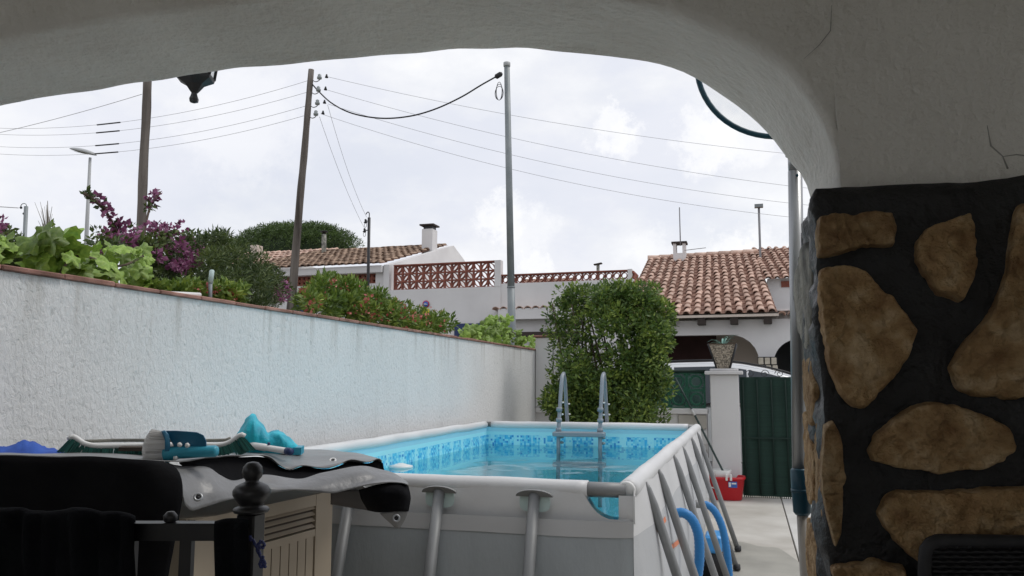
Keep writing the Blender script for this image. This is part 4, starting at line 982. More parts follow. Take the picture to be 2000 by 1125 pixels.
# ================================================================== POLES AND WIRES
def wood_pole(lab, pts, Y, r0, r1):
    a_, b_ = P(*pts[0], Y=Y), P(*pts[-1], Y=Y)
    d = (a_ - b_); foot = b_ - d * (b_.z / d.z)
    t = thing('utility_pole', lab, 'utility pole', foot, 'wooden utility poles')
    n = 26; pp = []
    for k in range(n + 1):
        q = foot.lerp(a_, k / n); pp.append(q + Vector((jit(q, 1.3, 0.014), 0, 0)))
    rs = [r0 + (r1 - r0) * k / n + jit(pp[k], 5, 0.006) for k in range(n + 1)]
    MB().tube(pp, rs, 12).build('pole_shaft', M['wood_pole'], t)
    return t, pp
t1, p1 = wood_pole('leaning weathered wooden pole with four insulators in mid view', [(608, 136), (568, 605)], 12.0, 0.088, 0.05)
t2, p2 = wood_pole('thick wooden pole rising among bougainvillea at the left', [(288, 150), (273, 490)], 8.0, 0.062, 0.052)
def insul(t, px, py, Y, lead):
    q = P(px, py, Y=Y); l_ = P(*lead, Y=Y)
    MB().tube(spl([l_, l_.lerp(q, 0.5) + Vector((0, 0, -0.08)), q - Vector((0, 0, 0.06)), q], 12), 0.008, 6).build('insulator_hook', M['wire'], t)
    MB().lathe([(0.012, -0.045), (0.04, -0.04), (0.045, -0.01), (0.03, 0.01), (0.032, 0.035), (0.015, 0.05)], q, 10).build('insulator', M['glassins'], t)
    q2 = q + Vector((0.14, 0, 0))
    MB().lathe([(0.01, -0.03), (0.032, -0.03), (0.02, 0.0), (0.012, 0.03)], q2, 8).build('wire_clamp', M['cable'], t)
ins_ = [((624, 150), (638, 150)), ((622, 174), (638, 175)), ((620, 200), (635, 203)), ((617, 221), (626, 222))]
for k, (p_, _) in enumerate(ins_): insul(t1, p_[0], p_[1], 12, (607 - 2 * k, p_[1] + 2))
def wire(name, lab, a_, b_, sag, r=0.0034, m='thinwire', grp='thin overhead wires', n=30):
    a_, b_ = Vector(a_), Vector(b_)
    pts = [a_.lerp(b_, k / n) - Vector((0, 0, sag * 4 * (k / n) * (1 - k / n))) for k in range(n + 1)]
    o = MB().tube(pts, r, 5).build(name, M[m]); return tag(o, lab, 'wire', grp), pts
ord_ = ['uppermost', 'second', 'third', 'lowest']
for k, (py, e) in enumerate(zip((150, 176, 203, 222), (292, 353, 383, 407))):
    x0 = 640 if k < 3 else 626
    dy = (e - py) / (1540 - x0)
    wire('overhead_wire', ord_[k] + ' of the four thin wires running right from the leaning pole', P(x0, py, Y=12), P(1760, e + (1760 - 1540) * dy * 0.75, Y=14.5), 0.22 + 0.05 * k)
for k, (py, e, se) in enumerate(zip((157, 180, 207, 226), (236, 245, 268, 281), (233, 243, 267, 280))):
    o, pts = wire('overhead_wire', ord_[k] + ' of the four thin wires running left from the leaning pole', P(603 - k * 3, py, Y=12), P(-160, e + 0, Y=12), 0.45)
    cands = [(abs((lambda v: 1000 + F_PX * v.dot(_R) / v.dot(_F))(q - camo.location) - 200), i) for i, q in enumerate(pts)]
    i = min(cands)[1]; c = pts[i]; d = (pts[i + 1] - pts[i - 1]).normalized()
    s_ = MB().tube([c - d * 0.27, c + d * 0.27], 0.013, 6).build('splice_sleeve', M['cable'], o)
wire('overhead_wire', 'single thin wire descending left from the thick wooden pole', P(277, 184, Y=8), P(-60, 272, Y=8), 0.03)
o, _ = wire('overhead_cable', 'thick black cable sagging between the leaning pole and metal post', P(606, 158, Y=12), P(975, 150, Y=12.4), 0.0, 0.014, 'cable', None)
bpy.data.objects.remove(o)
cab = thing('overhead_cable', 'thick black cable sagging between the leaning pole and metal post', 'cable', P(606, 158, Y=12))
MB().tube(spl([P(x, y_, Y=12 + (x - 606) / 900) for x, y_ in ((602, 155), (622, 178), (650, 203), (690, 222), (745, 231), (800, 227), (850, 213), (900, 190), (940, 166), (972, 148))], 50), 0.013, 6).build('cable_line', M['cable'], cab)
MB().lathe([(0.02, -0.07), (0.045, -0.05), (0.045, 0.04), (0.02, 0.07)], P(974, 147, Y=12.4), 8, (1, 0, 0.5)).build('cable_anchor', M['cable'], cab)
for k in range(3):
    c = P(975, 178 + k * 2, Y=12.4)
    MB().tube([c + Vector((math.sin(a_ * PI / 8) * (0.05 + 0.012 * k), 0, math.cos(a_ * PI / 8) * (0.16 - 0.02 * k))) for a_ in range(17)], 0.005, 5).build('cable_coil', M['cable'], cab)
wire('service_wire', 'left one of two steep wires dropping to the small black post', P(624, 228, Y=12), P(712, 446, Y=16), 0.12)
wire('service_wire', 'right one of two steep wires dropping to the small black post', P(640, 205, Y=12), P(716, 424, Y=16), 0.15)
wire('overhead_wire', 'short thin wire running left from the far left post', P(36, 406, X=-6.5), P(-60, 400, X=-6.5), 0.0, 0.004)
# metal post
b0 = P(1000, 660, Y=12.5); tp = P(990, 128, Y=12.5); ft = Vector((b0.x, 12.5, 0.08))
mpst = thing('metal_post', 'tall round grey metal post with black cable coil near its top', 'post', ft)
MB().tube([ft, b0, b0.lerp(tp, 0.18)], [0.068, 0.066, 0.064], 16).build('lower_shaft', M['galv'], mpst)
MB().tube([b0.lerp(tp, 0.18), b0.lerp(tp, 0.55), tp], [0.060, 0.056, 0.048], 16).build('upper_shaft', M['galv'], mpst)
MB().lathe([(0.055, -0.02), (0.06, -0.01), (0.06, 0.05), (0.03, 0.06)], tp, 14).build('cap', M['greypaint'], mpst)
MB().lathe([(0.069, -0.01), (0.069, 0.01)], b0.lerp(tp, 0.18), 16, (tp - b0)).build('collar', M['galv'], mpst)
# small black post
sb = P(719, 545, Y=16); stp = P(721, 425, Y=16)
bp = thing('service_post', 'slim black post with hooked top and two insulators before the left house', 'post', Vector((sb.x, 16, 0)))
MB().tube([(sb.x, 16, 0), sb, stp], 0.035, 8).build('post_shaft', M['dark'], bp)
MB().tube(spl([stp, stp + Vector((0, 0, 0.1)), stp + Vector((-0.04, 0, 0.13)), stp + Vector((-0.08, 0, 0.08))], 10), 0.012, 6).build('hook', M['dark'], bp)
for q in (P(714, 432, Y=16), P(712, 450, Y=16)):
    MB().lathe([(0.02, -0.05), (0.045, -0.03), (0.02, 0.0), (0.03, 0.03), (0.01, 0.05)], q, 8).build('insulator', M['cable'], bp)
    MB().tube([q + Vector((0.03 * math.sin(a_), 0, -0.09 + 0.05 * math.cos(a_))) for a_ in [k * PI / 6 for k in range(13)]], 0.006, 5).build('wire_loop', M['wire'], bp)
    MB().tube([q, Vector((sb.x, 16, q.z))], 0.012, 6).build('bracket', M['dark'], bp)
q0, q1 = P(44, 560, X=-6.5), P(51, 403, X=-6.5)
cp = thing('concrete_post', 'short grey post with wire hook at the far left', 'post', Vector((q0.x, q0.y, 0)))
MB().tube([(q0.x, q0.y, 0), q0, q1], 0.018, 8).build('post_shaft', M['galv'], cp)
MB().tube([q1 + Vector((-0.03 + 0.035 * math.cos(k * PI / 8), 0, -0.0 + 0.03 * math.sin(k * PI / 8))) for k in range(9)], 0.004, 5).build('hook', M['galv'], cp)
for dz in (-0.01, -0.07): MB().lathe([(0.006, -0.01), (0.014, 0), (0.006, 0.012)], q1 + Vector((-0.06 if dz > -0.05 else -0.02, 0, dz)), 8).build('insulator', M['cable'], cp)
# street lamp
l0, l1 = P(168, 480, Y=14), P(176, 308, Y=14)
sl_ = thing('street_lamp', 'grey street lamp with flat oval head at the left', 'street lamp', Vector((l0.x, 14, 0)))
MB().tube([(l0.x + 0.0, 14, 0), l0, l1], [0.05, 0.045, 0.03], 10).build('lamp_post', M['greypaint'], sl_)
h0, h1 = P(184, 302, Y=14), P(138, 291, Y=14.0)
ax = (h1 - h0); nrm = Vector((0, 0, 1)); rows = []
for i in range(11):
    t = i / 10; c = h0 + ax * t; ww = 0.13 * math.sin(PI * min(1, 0.12 + t * 0.85)) ** 0.55; hh = 0.075 * math.sin(PI * min(0.97, 0.15 + t * 0.8)) ** 0.7
    rows.append([c + Vector((0, math.cos(a_) * ww, (math.sin(a_) * hh if math.sin(a_) > 0 else math.sin(a_) * hh * 0.35))) for a_ in [2 * PI * k / 14 for k in range(14)]])
MB().loft(rows, True, True, True).build('lamp_head', M['greypaint'], sl_)
MB().grid([[h0 + ax * t + Vector((0, s_ * 0.08, -0.032)) for s_ in (-1, 0, 1)] for t in (0.3, 0.6, 0.88)]).build('lamp_lens', mat('lamp lens', (0.24, 0.24, 0.22), rough=0.3), sl_)

# ================================================================== HOUSES
HY = 19.0
def tile_mesh(L_, r0, r1, m):
    """one convex barrel tile: open arch, thick edge, lying along +Y (uphill)"""
    n = 7; th = 0.014; rows = []
    for r_, y_ in ((r0, 0), (r1, L_)):
        out = [Vector((math.cos(PI * k / n) * r_, y_, math.sin(PI * k / n) * r_ * 0.85)) for k in range(n + 1)]
        inn = [Vector((math.cos(PI * k / n) * (r_ - th), y_, math.sin(PI * k / n) * (r_ * 0.85 - th))) for k in range(n, -1, -1)]
        rows.append(out + inn)
    b = MB(); b.loft([rows[0], rows[1]], True, False, True)
    k2 = 2 * (n + 1)
    b.f += [(j, k2 - 1 - j, k2 - 2 - j, j + 1) for j in range(n)]; b.sm += [False] * n
    return b.mesh('roof_tile', m)
def barrel_roof(parent, E, W, S, ncol, nrow, mm, skip=None, chan='channel', ends=True):
    """E eave origin corner; W vector along eave; S vector from eave to ridge"""
    E, W, S = Vector(E), Vector(W), Vector(S)
    wd = W.length / ncol; ln = S.length / nrow
    me = tile_mesh(ln * 1.18, wd * 0.36, wd * 0.30, mm)
    u = W.normalized(); s_ = S.normalized(); nn = u.cross(s_).normalized()
    if nn.z < 0: nn = -nn
    R_ = Matrix((u, s_, nn)).transposed()
    tilt = Matrix.Rotation(math.radians(-2.6), 3, 'X')
    eul = (R_ @ tilt).to_euler()
    for i in range(ncol):
        for j in range(nrow):
            if skip and skip(i, j): continue
            p_ = E + u * wd * (i + 0.5) + s_ * (ln * j - 0.02) + nn * (0.035 + rnd(-0.008, 0.008)) + u * rnd(-0.008, 0.008) + s_ * rnd(-0.02, 0.02)
            o = inst('roof_tile', me, parent, p_)
            e_ = (R_ @ tilt @ Matrix.Rotation(rnd(-0.045, 0.045), 3, 'Z')).to_euler(); o.rotation_euler = e_
    # concave channel courses as one stepped sheet
    rows = []
    K = ncol * 6
    for j in range(nrow):
        for q, lift in ((0.0, 0.022), (0.98, 0.0)):
            rows.append([E + u * (W.length * k / K) + s_ * (ln * (j + q)) + nn * (lift - 0.03 * abs(math.cos(PI * (k / 6.0 - 0.0))) * 1.0 + 0.03) for k in range(K + 1)])
    b = MB().grid(rows, False)
    stuff(b.build('channel_tiles', M[chan], parent))
# ---- right house
rh = thing('tiled_house', 'white house with large terracotta barrel-tile roof behind the gate', 'house', (-0.8, 20.5, 0))
zE = 2.99
Er = P(1519, 611, Y=HY - 0.45); Rr = P(1476, 497, Y=27)
slope = Rr - Er; slope_l = Vector((slope.x, slope.y, slope.z))
Wv = Vector((-3.50, -0.0, 0.0))
El = Er + Wv; El.z = Er.z - 0.02
barrel_roof(rh, El, Er - El, slope_l, 15, 17, M['tile'])
# ridge tiles
rt = MB().tube([(0, 0, 0), (0.46, 0, 0)], [0.095, 0.085], 10).mesh('ridge_tile', M['tile'])
for k in range(9):
    a_ = El + slope_l + (Er - El) * (k / 9.0); o = inst('ridge_tile', rt, rh, a_ + Vector((0, 0, 0.05 + 0.005 * k)))
MB().box(-6, 1.3, HY + 0.25, HY + 0.5, 2.55, 2.995).build('eave_wall', M['white'], rh)
for px in (1310, 1370, 1434, 1500):
    q = P(px, 617, Y=HY - 0.35); MB().box(q.x - 0.09, q.x + 0.08, HY - 0.42, HY + 0.25, Er.z - 0.22, Er.z - 0.07).build('rafter_end', M['darkwood'], rh)
b = MB(); b.box(El.x, Er.x + 0.02, HY - 0.46, HY - 0.40, Er.z - 0.068, Er.z - 0.012).build('fascia', M['cream'], rh)
MB().box(El.x, Er.x, HY - 0.40, HY + 0.25, Er.z - 0.03, Er.z - 0.015).build('soffit', M['cream'], rh)
# arcade wall with openings
def arched_wall(x0, x1, ztop, y0, th, opens):
    b = MB(); cuts = sorted(opens); X = []
    xs = [x0]
    for (a_, c, zt, e) in cuts:
        n = 18
        xs += [a_ + (c - a_) * (0.5 - 0.5 * math.cos(PI * k / n)) for k in range(n + 1)]
    xs.append(x1)
    def lowz(x):
        for (a_, c, zt, e) in cuts:
            if a_ < x < c or abs(x - a_) < 1e-9 or abs(x - c) < 1e-9:
                u = (x - a_) / (c - a_); d = min(u, 1 - u) * (c - a_)
                return zt - (e * (1 - math.sqrt(max(0, 1 - (1 - min(1, d / e)) ** 2))))
        return 0
    for a_, c in zip(xs, xs[1:]):
        if c - a_ < 1e-6: continue
        mid = (a_ + c) / 2; inn = lowz(mid) > 0
        za, zc = (lowz(a_), lowz(c)) if inn else (0, 0)
        v = [(a_, y0, za), (c, y0, zc), (c, y0, ztop), (a_, y0, ztop), (a_, y0 + th, za), (c, y0 + th, zc), (c, y0 + th, ztop), (a_, y0 + th, ztop)]
        b.add(v, [(0, 1, 2, 3), (5, 4, 7, 6), (0, 4, 5, 1), (3, 2, 6, 7)])
    for (a_, c, zt, e) in cuts:
        for x in (a_, c):
            b.add([(x, y0, 0), (x, y0 + th, 0), (x, y0 + th, zt - e), (x, y0, zt - e)], [(0, 1, 2, 3)])
    return b
oz = P(1400, 654, Y=HY).z
ox0, ox1 = -2.6, P(1483, 700, Y=HY).x
o2 = P(1511, 700, Y=HY).x
arched_wall(-3.2, 2.6, Er.z - 0.1, HY, 0.25, [(ox0, ox1, oz, 0.62), (o2, o2 + 1.1, oz - 0.12, 0.55)]).build('arcade_wall', M['white'], rh)
MB().box(-3.2, 2.6, HY + 2.2, HY + 2.4, 0, 3.0).build('inner_wall', M['cream'], rh)
MB().box(ox0, P(1400, 700, Y=HY + 1.7).x, HY + 1.7, HY + 1.8, 0, 2.9).build('garage_shutter', M['inside'], rh)
MB().box(o2 - 0.1, o2 + 1.3, HY + 1.7, HY + 1.8, 0, 2.9).build('dark_doorway', mat('doorway dark', (0.02, 0.02, 0.022), rough=0.8), rh)
MB().box(-3.2, 2.6, HY, HY + 4, 2.995, 3.04).build('porch_ceiling', M['white'], rh)
MB().box(2.6, 2.7, HY, HY + 4, 0, 3.3).box(-3.3, -3.2, HY, HY + 4, 0, 3.0).build('flank_wall', M['white'], rh)
sx0 = P(1480, 700, Y=HY - 0.1).x; sx1 = P(1518, 700, Y=HY - 0.1).x; sz = P(1500, 697, Y=HY - 0.1).z
MB().box(sx0, sx1, HY - 0.16, HY - 0.02, 0, sz).build('stone_skirt', M['mortar'], rh)
for r_ in range(4):
    for c in range(3):
        x0 = sx0 + (sx1 - sx0) * (c + (0.15 if r_ % 2 else 0)) / 3; x1 = min(sx1, x0 + (sx1 - sx0) / 3 - 0.02)
        MB().bbox(x0 + 0.01, x1, HY - 0.19, HY - 0.15, sz - 0.17 * (r_ + 1), sz - 0.17 * r_ - 0.02, 0.01).build('stone', mat('pale stone', (0.42, 0.38, 0.30), (0.55, 0.50, 0.42), scale=9, rough=0.9) if 'palest' not in M else M['palest'], rh)
# upper right wing
W0 = P(1524, 506, Y=21.0); 
wing = thing('upper_wing', 'higher white wing with its own tiled roof at the right of the tiled house', 'house', (1.6, 22, 0))
MB().box(P(1500, 575, Y=22.3).x, 4.4, 22.3, 24.5, 0, P(1530, 543, Y=22.3).z).build('wall', M['white'], wing)
e0 = P(1491, 547, Y=22.0); s0 = P(1466, 487, Y=28.6) - e0
barrel_roof(wing, e0, (2.6, 0, 0), s0, 11, 13, M['tile'])
vq = P(1535, 555, Y=22.28); MB().box(vq.x - 0.12, vq.x + 0.14, 22.26, 22.298, vq.z - 0.08, vq.z + 0.08).build('brick_vent', M['clay'], wing)
cq = P(1530, 612, Y=HY - 0.1)
cm = tile_mesh(0.4, 0.085, 0.075, M['tile'])
for k in range(8):
    inst('coping_tile', cm, wing, (Er.x + 0.10 + k * 0.2, HY - 0.22, cq.z - 0.03))
# chimney, antenna of right house
c0 = P(1328, 503, Y=26.6); ch = 0.0
chm = MB()
zc0, zc1 = c0.z - 0.3, P(1328, 490, Y=26.6).z
w0 = 0.2
MB().box(c0.x - w0, c0.x + w0, 26.4, 26.8, zc0, zc1 - 0.1).build('chimney_base', M['white'], rh)
ck = MB()
for sx in (-1, 1): ck.box(c0.x + sx * 0.15 - 0.05, c0.x + sx * 0.15 + 0.05, 26.4, 26.8, zc1 - 0.1, zc1 + 0.22)
ck.build('chimney_cheeks', M['white'], rh)
MB().box(c0.x - 0.25, c0.x + 0.25, 26.35, 26.85, zc1 + 0.22, zc1 + 0.28).build('chimney_cap', M['darkwood'], rh)
a0, a1 = P(1329, 480, Y=23.1), P(1327, 405, Y=23.1)
an = thing('roof_antenna', 'thin mast aerial beside the chimney of the tiled house', 'antenna', a0)
MB().tube([a0, a1], 0.016, 6).build('mast', M['wire'], an)
b0_, b1_ = P(1337, 489, Y=23.1), P(1378, 484, Y=23.1)
MB().tube([b0_, b1_], 0.010, 5).build('boom', M['wire'], an)
for k in range(6):
    q = b0_.lerp(b1_, 0.25 + 0.15 * k); MB().tube([q - Vector((0, 0.2, 0.03)), q + Vector((0, 0.2, 0.03))], 0.007, 4).build('element', M['wire'], an)
f0, f1 = P(1485, 500, Y=26), P(1482, 403, Y=26)
fm = thing('floodlight_mast', 'distant thin mast with a small floodlight box above the tiled roof', 'mast', Vector((f0.x, 26, 0)))
MB().tube([(f0.x, 26, 0), f0, f1], 0.035, 6).build('mast', M['wire'], fm)
MB().box(f1.x - 0.13, f1.x + 0.13, 25.9, 26.1, f1.z - 0.04, f1.z + 0.06).build('lamp_box', M['galv'], fm)

# ---- middle building
mh = thing('terrace_building', 'white building with terracotta lattice parapets and blue doors', 'building', (-6, 20, 0))
xl0, xl1 = P(770, 560, Y=HY).x, P(966, 560, Y=HY).x
zl0, zl1 = 3.775, 4.41
xw1 = P(978, 540, Y=HY).x
MB().box(P(740, 560, Y=HY).x, xw1, HY, HY + 0.25, 0, zl0).build('lower_wall', M['white'], mh)
MB().box(xl1, xw1, HY - 0.01, HY + 0.2, zl0, P(972, 508, Y=HY).z).build('lattice_post', M['white'], mh)
MB().box(xl0 - 0.03, xl0 - 0.001, HY + 0.02, HY + 0.16, zl0, zl1).build('lattice_post', M['clay'], mh)
MB().box(xl0 - 0.03, xl1 - 0.002, HY + 0.0, HY + 0.18, zl1 + 0.001, zl1 + 0.03).build('lattice_cap', M['clay'], mh)
bs = (xl1 - xl0) / 14; bh = (zl1 - zl0) / 3
def lens_block(flip):
    b = MB(); h_ = bs / 2; v_ = bh / 2; t = 0.016; d = 0.05
    b.box(-h_, h_, -d, d, -v_, -v_ + t); b.box(-h_, h_, -d, d, v_ - t, v_); b.box(-h_, -h_ + t, -d, d, -v_ + t, v_ - t); b.box(h_ - t, h_, -d, d, -v_ + t, v_ - t)
    for s_ in (-1, 1):
        pts = []
        for k in range(9):
            u = k / 8; bx_ = (-1 + 2 * u) * 0.93; bz_ = (-1 + 2 * u) * 0.93; off = s_ * 0.36 * math.sin(PI * u)
            pts.append(((bx_ - off) * h_ * flip, (bz_ + off) * v_))
        for (xa_, za_), (xb_, zb_) in zip(pts, pts[1:]):
            dd = Vector((xb_ - xa_, 0, zb_ - za_)); n_2 = Vector((-dd.z, 0, dd.x)).normalized() * 0.010
            b.obox(((xa_ + xb_) / 2, 0, (za_ + zb_) / 2), dd / 2 * 1.05, (0, d * 0.9, 0), n_2)
    return b.mesh('lattice_block', M['clay'])
lb = [lens_block(1), lens_block(-1)]
for i in range(14):
    for j in range(3): inst('lattice_block', lb[(i + j) % 2], mh, (xl0 + bs * (i + 0.5), HY + 0.09, zl0 + bh * (j + 0.5)))
# second parapet with round blocks
xr1 = P(1226, 540, Y=HY).x
zp0, zp1 = 3.845, 4.045
MB().box(xw1 + 0.001, xr1 + 0.14, HY + 0.02, HY + 0.27, 0, zp0 - 0.002).build('lower_wall', M['white'], mh)
MB().box(xw1, xr1, HY + 0.03, HY + 0.2, zp1 + 0.001, zp1 + 0.03).build('parapet_cap', M['clay'], mh)
nb = 17; ps = (xr1 - xw1) / nb
cb = block_circle(1.0, 0.5, None, 0.30, 0.09, True); 
for v in cb.v: v.x *= ps; v.z *= (zp1 - zp0); v.y *= 0.2
cbm = cb.mesh('round_block', M['clay'])
for i in range(nb): inst('round_block', cbm, mh, (xw1 + ps * (i + 0.5), HY + 0.11, (zp0 + zp1) / 2))
MB().box(xr1 + 0.001, xr1 + 0.10, HY + 0.0, HY + 0.25, zp0 - 0.002, zp1 + 0.04).build('parapet_post', M['white'], mh)
brm = MB().bbox(-0.022, 0.022, -0.1, 0.1, -0.028, 0.028, 0.003).mesh('brick', M['clay'])
for k in range(6):
    for j in range(4): inst('brick', brm, mh, (xr1 + 0.125, HY + 0.14 + j * 0.21 + (0.1 if k % 2 else 0), zp1 - 0.03 - k * 0.062))
# low tiled roof behind second parapet
zr = P(1100, 533, Y=24).z
mr = MB(); 
e_ = Vector((P(985, 548, Y=23).x, 23, zr - 0.62))
barrel_roof(mh, e_, (1.75, 0, 0), (0, 2.6, 0.62), 7, 5, M['tile'])
MB().box(-9.1, -2.7, HY + 0.3, 25, 3.0, 3.4).build('terrace_floor', M['white'], mh)
MB().box(-9.1, -2.5, 25, 25.2, 0, 3.9).build('back_wall', M['white'], mh)
for k in range(7):
    q = P(972, 602, Y=HY - 0.1); inst('coping_tile', cm, mh, (q.x + k * 0.205, HY - 0.3, q.z - 0.05))
ql = P(1010, 626, Y=HY - 0.1)
MB().box(xw1 + 0.02, xw1 + 2.0, HY - 0.28, HY + 0.018, ql.z + 0.02, P(1000, 603, Y=HY - 0.2).z).build('canopy_edge', M['white'], mh)
MB().box(xw1 + 0.02, xw1 + 2.0, HY - 0.26, HY - 0.02, P(1000, 653, Y=HY).z - 0.1, P(1000, 650, Y=HY).z).build('lintel_strip', M['darkwood'], mh)
for a_, c in ((888, 925), (931, 965)):
    x0, x1 = P(a_, 640, Y=HY).x, P(c, 640, Y=HY).x
    dn = MB().box(x0, x1, HY - 0.03, HY - 0.002, 0, P(900, 632, Y=HY).z).build('blue_door', M['navy'], mh)
    for k in range(1, 5): MB().box(x0 + (x1 - x0) * k / 5 - 0.005, x0 + (x1 - x0) * k / 5 + 0.005, HY - 0.035, HY - 0.031, 0.05, 2.6).build('door_groove', M['cable'], dn)
bl = P(590, 604, Y=HY - 1); tag(MB().bbox(bl.x - 0.25, bl.x + 0.16, HY - 1.3, HY - 1, 0, bl.z + 0.08, 0.02).build('blue_gate', M['navy']), 'small navy gate panel just right of the leaning pole foot', 'gate')
sq = P(832, 594, Y=HY - 0.02)
sg = thing('parking_sign', 'round no-parking sign over a yellow plate on the white wall', 'sign', sq)
MB().lathe([(0.095, 0.0), (0.095, -0.012)], sq, 24, (0, 1, 0)).build('red_disc', mat('sign red', (0.42, 0.03, 0.08), rough=0.5), sg)
MB().lathe([(0.068, -0.013), (0.068, -0.017)], sq, 24, (0, 1, 0)).build('blue_disc', M['sticker'], sg)
MB().box(sq.x - 0.05, sq.x + 0.01, sq.y - 0.024, sq.y - 0.018, sq.z + 0.006, sq.z + 0.016).box(sq.x - 0.045, sq.x + 0.045, sq.y - 0.024, sq.y - 0.018, sq.z - 0.014, sq.z - 0.002).build('white_print', M['plastic_w'], sg)
MB().box(sq.x - 0.12, sq.x + 0.10, sq.y - 0.01, sq.y, sq.z - 0.25, sq.z - 0.12).build('yellow_plate', mat('sign yellow', (0.65, 0.55, 0.04), rough=0.5), sg)
v0 = P(1168, 540, Y=24); vt = P(1168, 517, Y=24)
vp = thing('vent_pipe', 'small roof vent with slanted cowl behind the round-block parapet', 'vent', v0)
MB().tube([v0 - Vector((0, 0, 0.4)), vt], 0.05, 8).build('pipe', M['stonegrey'], vp)
MB().obox(vt + Vector((0, 0, 0.02)), (0.12, 0, 0.02), (0, 0.1, 0), (0, 0, 0.015)).build('cowl', M['darkwood'], vp)

# ---- left house
lh = thing('old_tiled_house', 'white house with weathered tiled roof and white chimney at left', 'house', (-11, 21, 0))
eR = P(750, 516, Y=HY); rR = P(876, 479, Y=23.6)
S_ = Vector((0.0, rR.y - eR.y, rR.z - eR.z)); S_.x = rR.x - eR.x
eL = Vector((eR.x - 4.6, HY - 0.0, eR.z))
barrel_roof(lh, eL - Vector((0, 0.2, 0.03)), Vector((4.6, 0, 0)), S_ + Vector((0, 0.2, 0.03)), 23, 12, M['tile_old'])
MB().box(eL.x + 0.2, eR.x - 0.02, HY + 0.06, HY + 0.3, 0, 3.98).build('front_wall', M['white'], lh)
MB().box(eL.x + 0.1, eR.x - 0.02, HY - 0.12, HY + 0.3, 4.25, eR.z - 0.04).build('eave_beam', M['white'], lh)
bm_ = block_circle(1.0, 0.3, None, 0.26, 0.13, True)
for v in bm_.v: v.x *= 0.14; v.z *= 0.13; v.y *= 0.3
bmm = bm_.mesh('vent_block', M['clay'])
x = eL.x + 0.35
while x < eR.x - 0.3:
    for j in range(2): inst('vent_block', bmm, lh, (x, HY + 0.16, 4.055 + j * 0.13))
    x += 0.14
MB().box(eL.x + 0.25, eR.x - 0.2, HY + 0.24, HY + 0.29, 3.981, 4.249).build('vent_backing', M['inside'], lh)
MB().box(eR.x - 0.26, eR.x - 0.02, HY + 0.05, HY + 0.3, 3.981, 4.249).build('corner_pier', M['white'], lh)
gx = eR.x
gab = [Vector((gx, HY - 0.02, 0)), Vector((gx, HY - 0.02, eR.z - 0.02)), Vector((rR.x + 0.02, rR.y, rR.z - 0.02)), Vector((rR.x + 0.15, rR.y + 1.7, rR.z - 0.75)), Vector((rR.x + 0.15, rR.y + 1.7, 0))]
MB().prism(gab, (0.16, 0, 0)).build('gable_wall', M['white'], lh)
k0, k1 = P(839, 490, Y=22.3), P(839, 449, Y=22.3)
cmn = MB().bbox(k0.x - 0.18, k0.x + 0.17, 22.1, 22.5, k0.z - 0.4, k1.z, 0.01).build('chimney', M['white'], lh)
MB().box(k0.x - 0.14, k0.x + 0.14, 22.14, 22.46, k1.z, k1.z + 0.10).build('chimney_opening', M['dark'], cmn)
MB().box(k0.x - 0.24, k0.x + 0.22, 22.05, 22.55, k1.z + 0.101, k1.z + 0.145).build('chimney_cap', M['darkwood'], cmn)
u0, u1 = P(633, 498, Y=22.5), P(633, 458, Y=22.5)
fp_ = MB().tube([u0 - Vector((0, 0, 0.3)), u1], 0.075, 10).build('flue_pipe', M['stonegrey'], lh)
MB().lathe([(0.06, 0), (0.06, 0.07), (0.12, 0.075), (0.13, 0.10), (0.10, 0.11)], u1, 10).build('flue_cap', M['dark'], fp_)
# far roof left of it
fh = thing('far_roof_house', 'small pale house roof with old chimney half hidden by shrubs', 'house', (-16, 27, 0))
fe = P(430, 505, Y=26); 
barrel_roof(fh, Vector((fe.x - 0.8, 26, fe.z - 0.35)), (4.4, 0, 0), (0.1, 2.6, 0.95), 18, 6, M['tile'])
MB().box(fe.x - 0.7, fe.x + 3.5, 26.1, 28.5, 0, fe.z - 0.35).build('wall', M['white'], fh)
fq = P(498, 490, Y=27); MB().box(fq.x - 0.15, fq.x + 0.15, 26.9, 27.3, fq.z - 0.5, fq.z + 0.22).build('chimney', M['cream'], fh)

# pine
pt = thing('umbrella_pine', 'broad domed dark green pine crown behind the left house roof', 'tree', (-22, 36, 0))
pcl = []
pc_ = P(570, 496, Y=36); psc = (pc_ - camo.location).dot(_F) / F_PX
for _ in range(330):
    while True:
        u, v = rnd(-1, 1), rnd(-1, 1)
        if u * u + v * v < 1: break
    h_ = math.sqrt(max(0, 1 - (u * u + v * v))) 
    x = pc_.x + u * 140 * psc; yy = 36 + v * 60 * psc; zz = pc_.z + h_ * 49 * psc + rnd(-0.15, 0.12)
    pcl.append(((x, yy, zz), (0.42, 0.42, 0.3), 90))
stuff(leaves(pcl, 0.16, 0.22).build('crown', M['pine'], pt))
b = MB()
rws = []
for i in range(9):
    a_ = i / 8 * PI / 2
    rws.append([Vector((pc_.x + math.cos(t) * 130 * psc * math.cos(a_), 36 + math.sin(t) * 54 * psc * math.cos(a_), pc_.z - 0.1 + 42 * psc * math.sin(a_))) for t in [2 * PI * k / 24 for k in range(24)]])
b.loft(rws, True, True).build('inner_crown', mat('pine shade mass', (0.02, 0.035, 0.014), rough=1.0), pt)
MB().tube([(pc_.x, 36, 0), (pc_.x + 0.3, 36, 3), (pc_.x, 36, pc_.z)], [0.4, 0.3, 0.25], 10).build('trunk', M['bark'], pt)
# tree belt far away
random.seed(5)
hz = []
for k in range(60):
    x = rnd(-90, 60); hz.append(((x, 75 + rnd(-5, 5), 1.2), (3.5, 2, 1.6), 120))
stuff(tag(leaves(hz, 1.0, 0.5).build('tree_belt', M['pine']), 'low far-off belt of trees along the horizon', 'trees'))

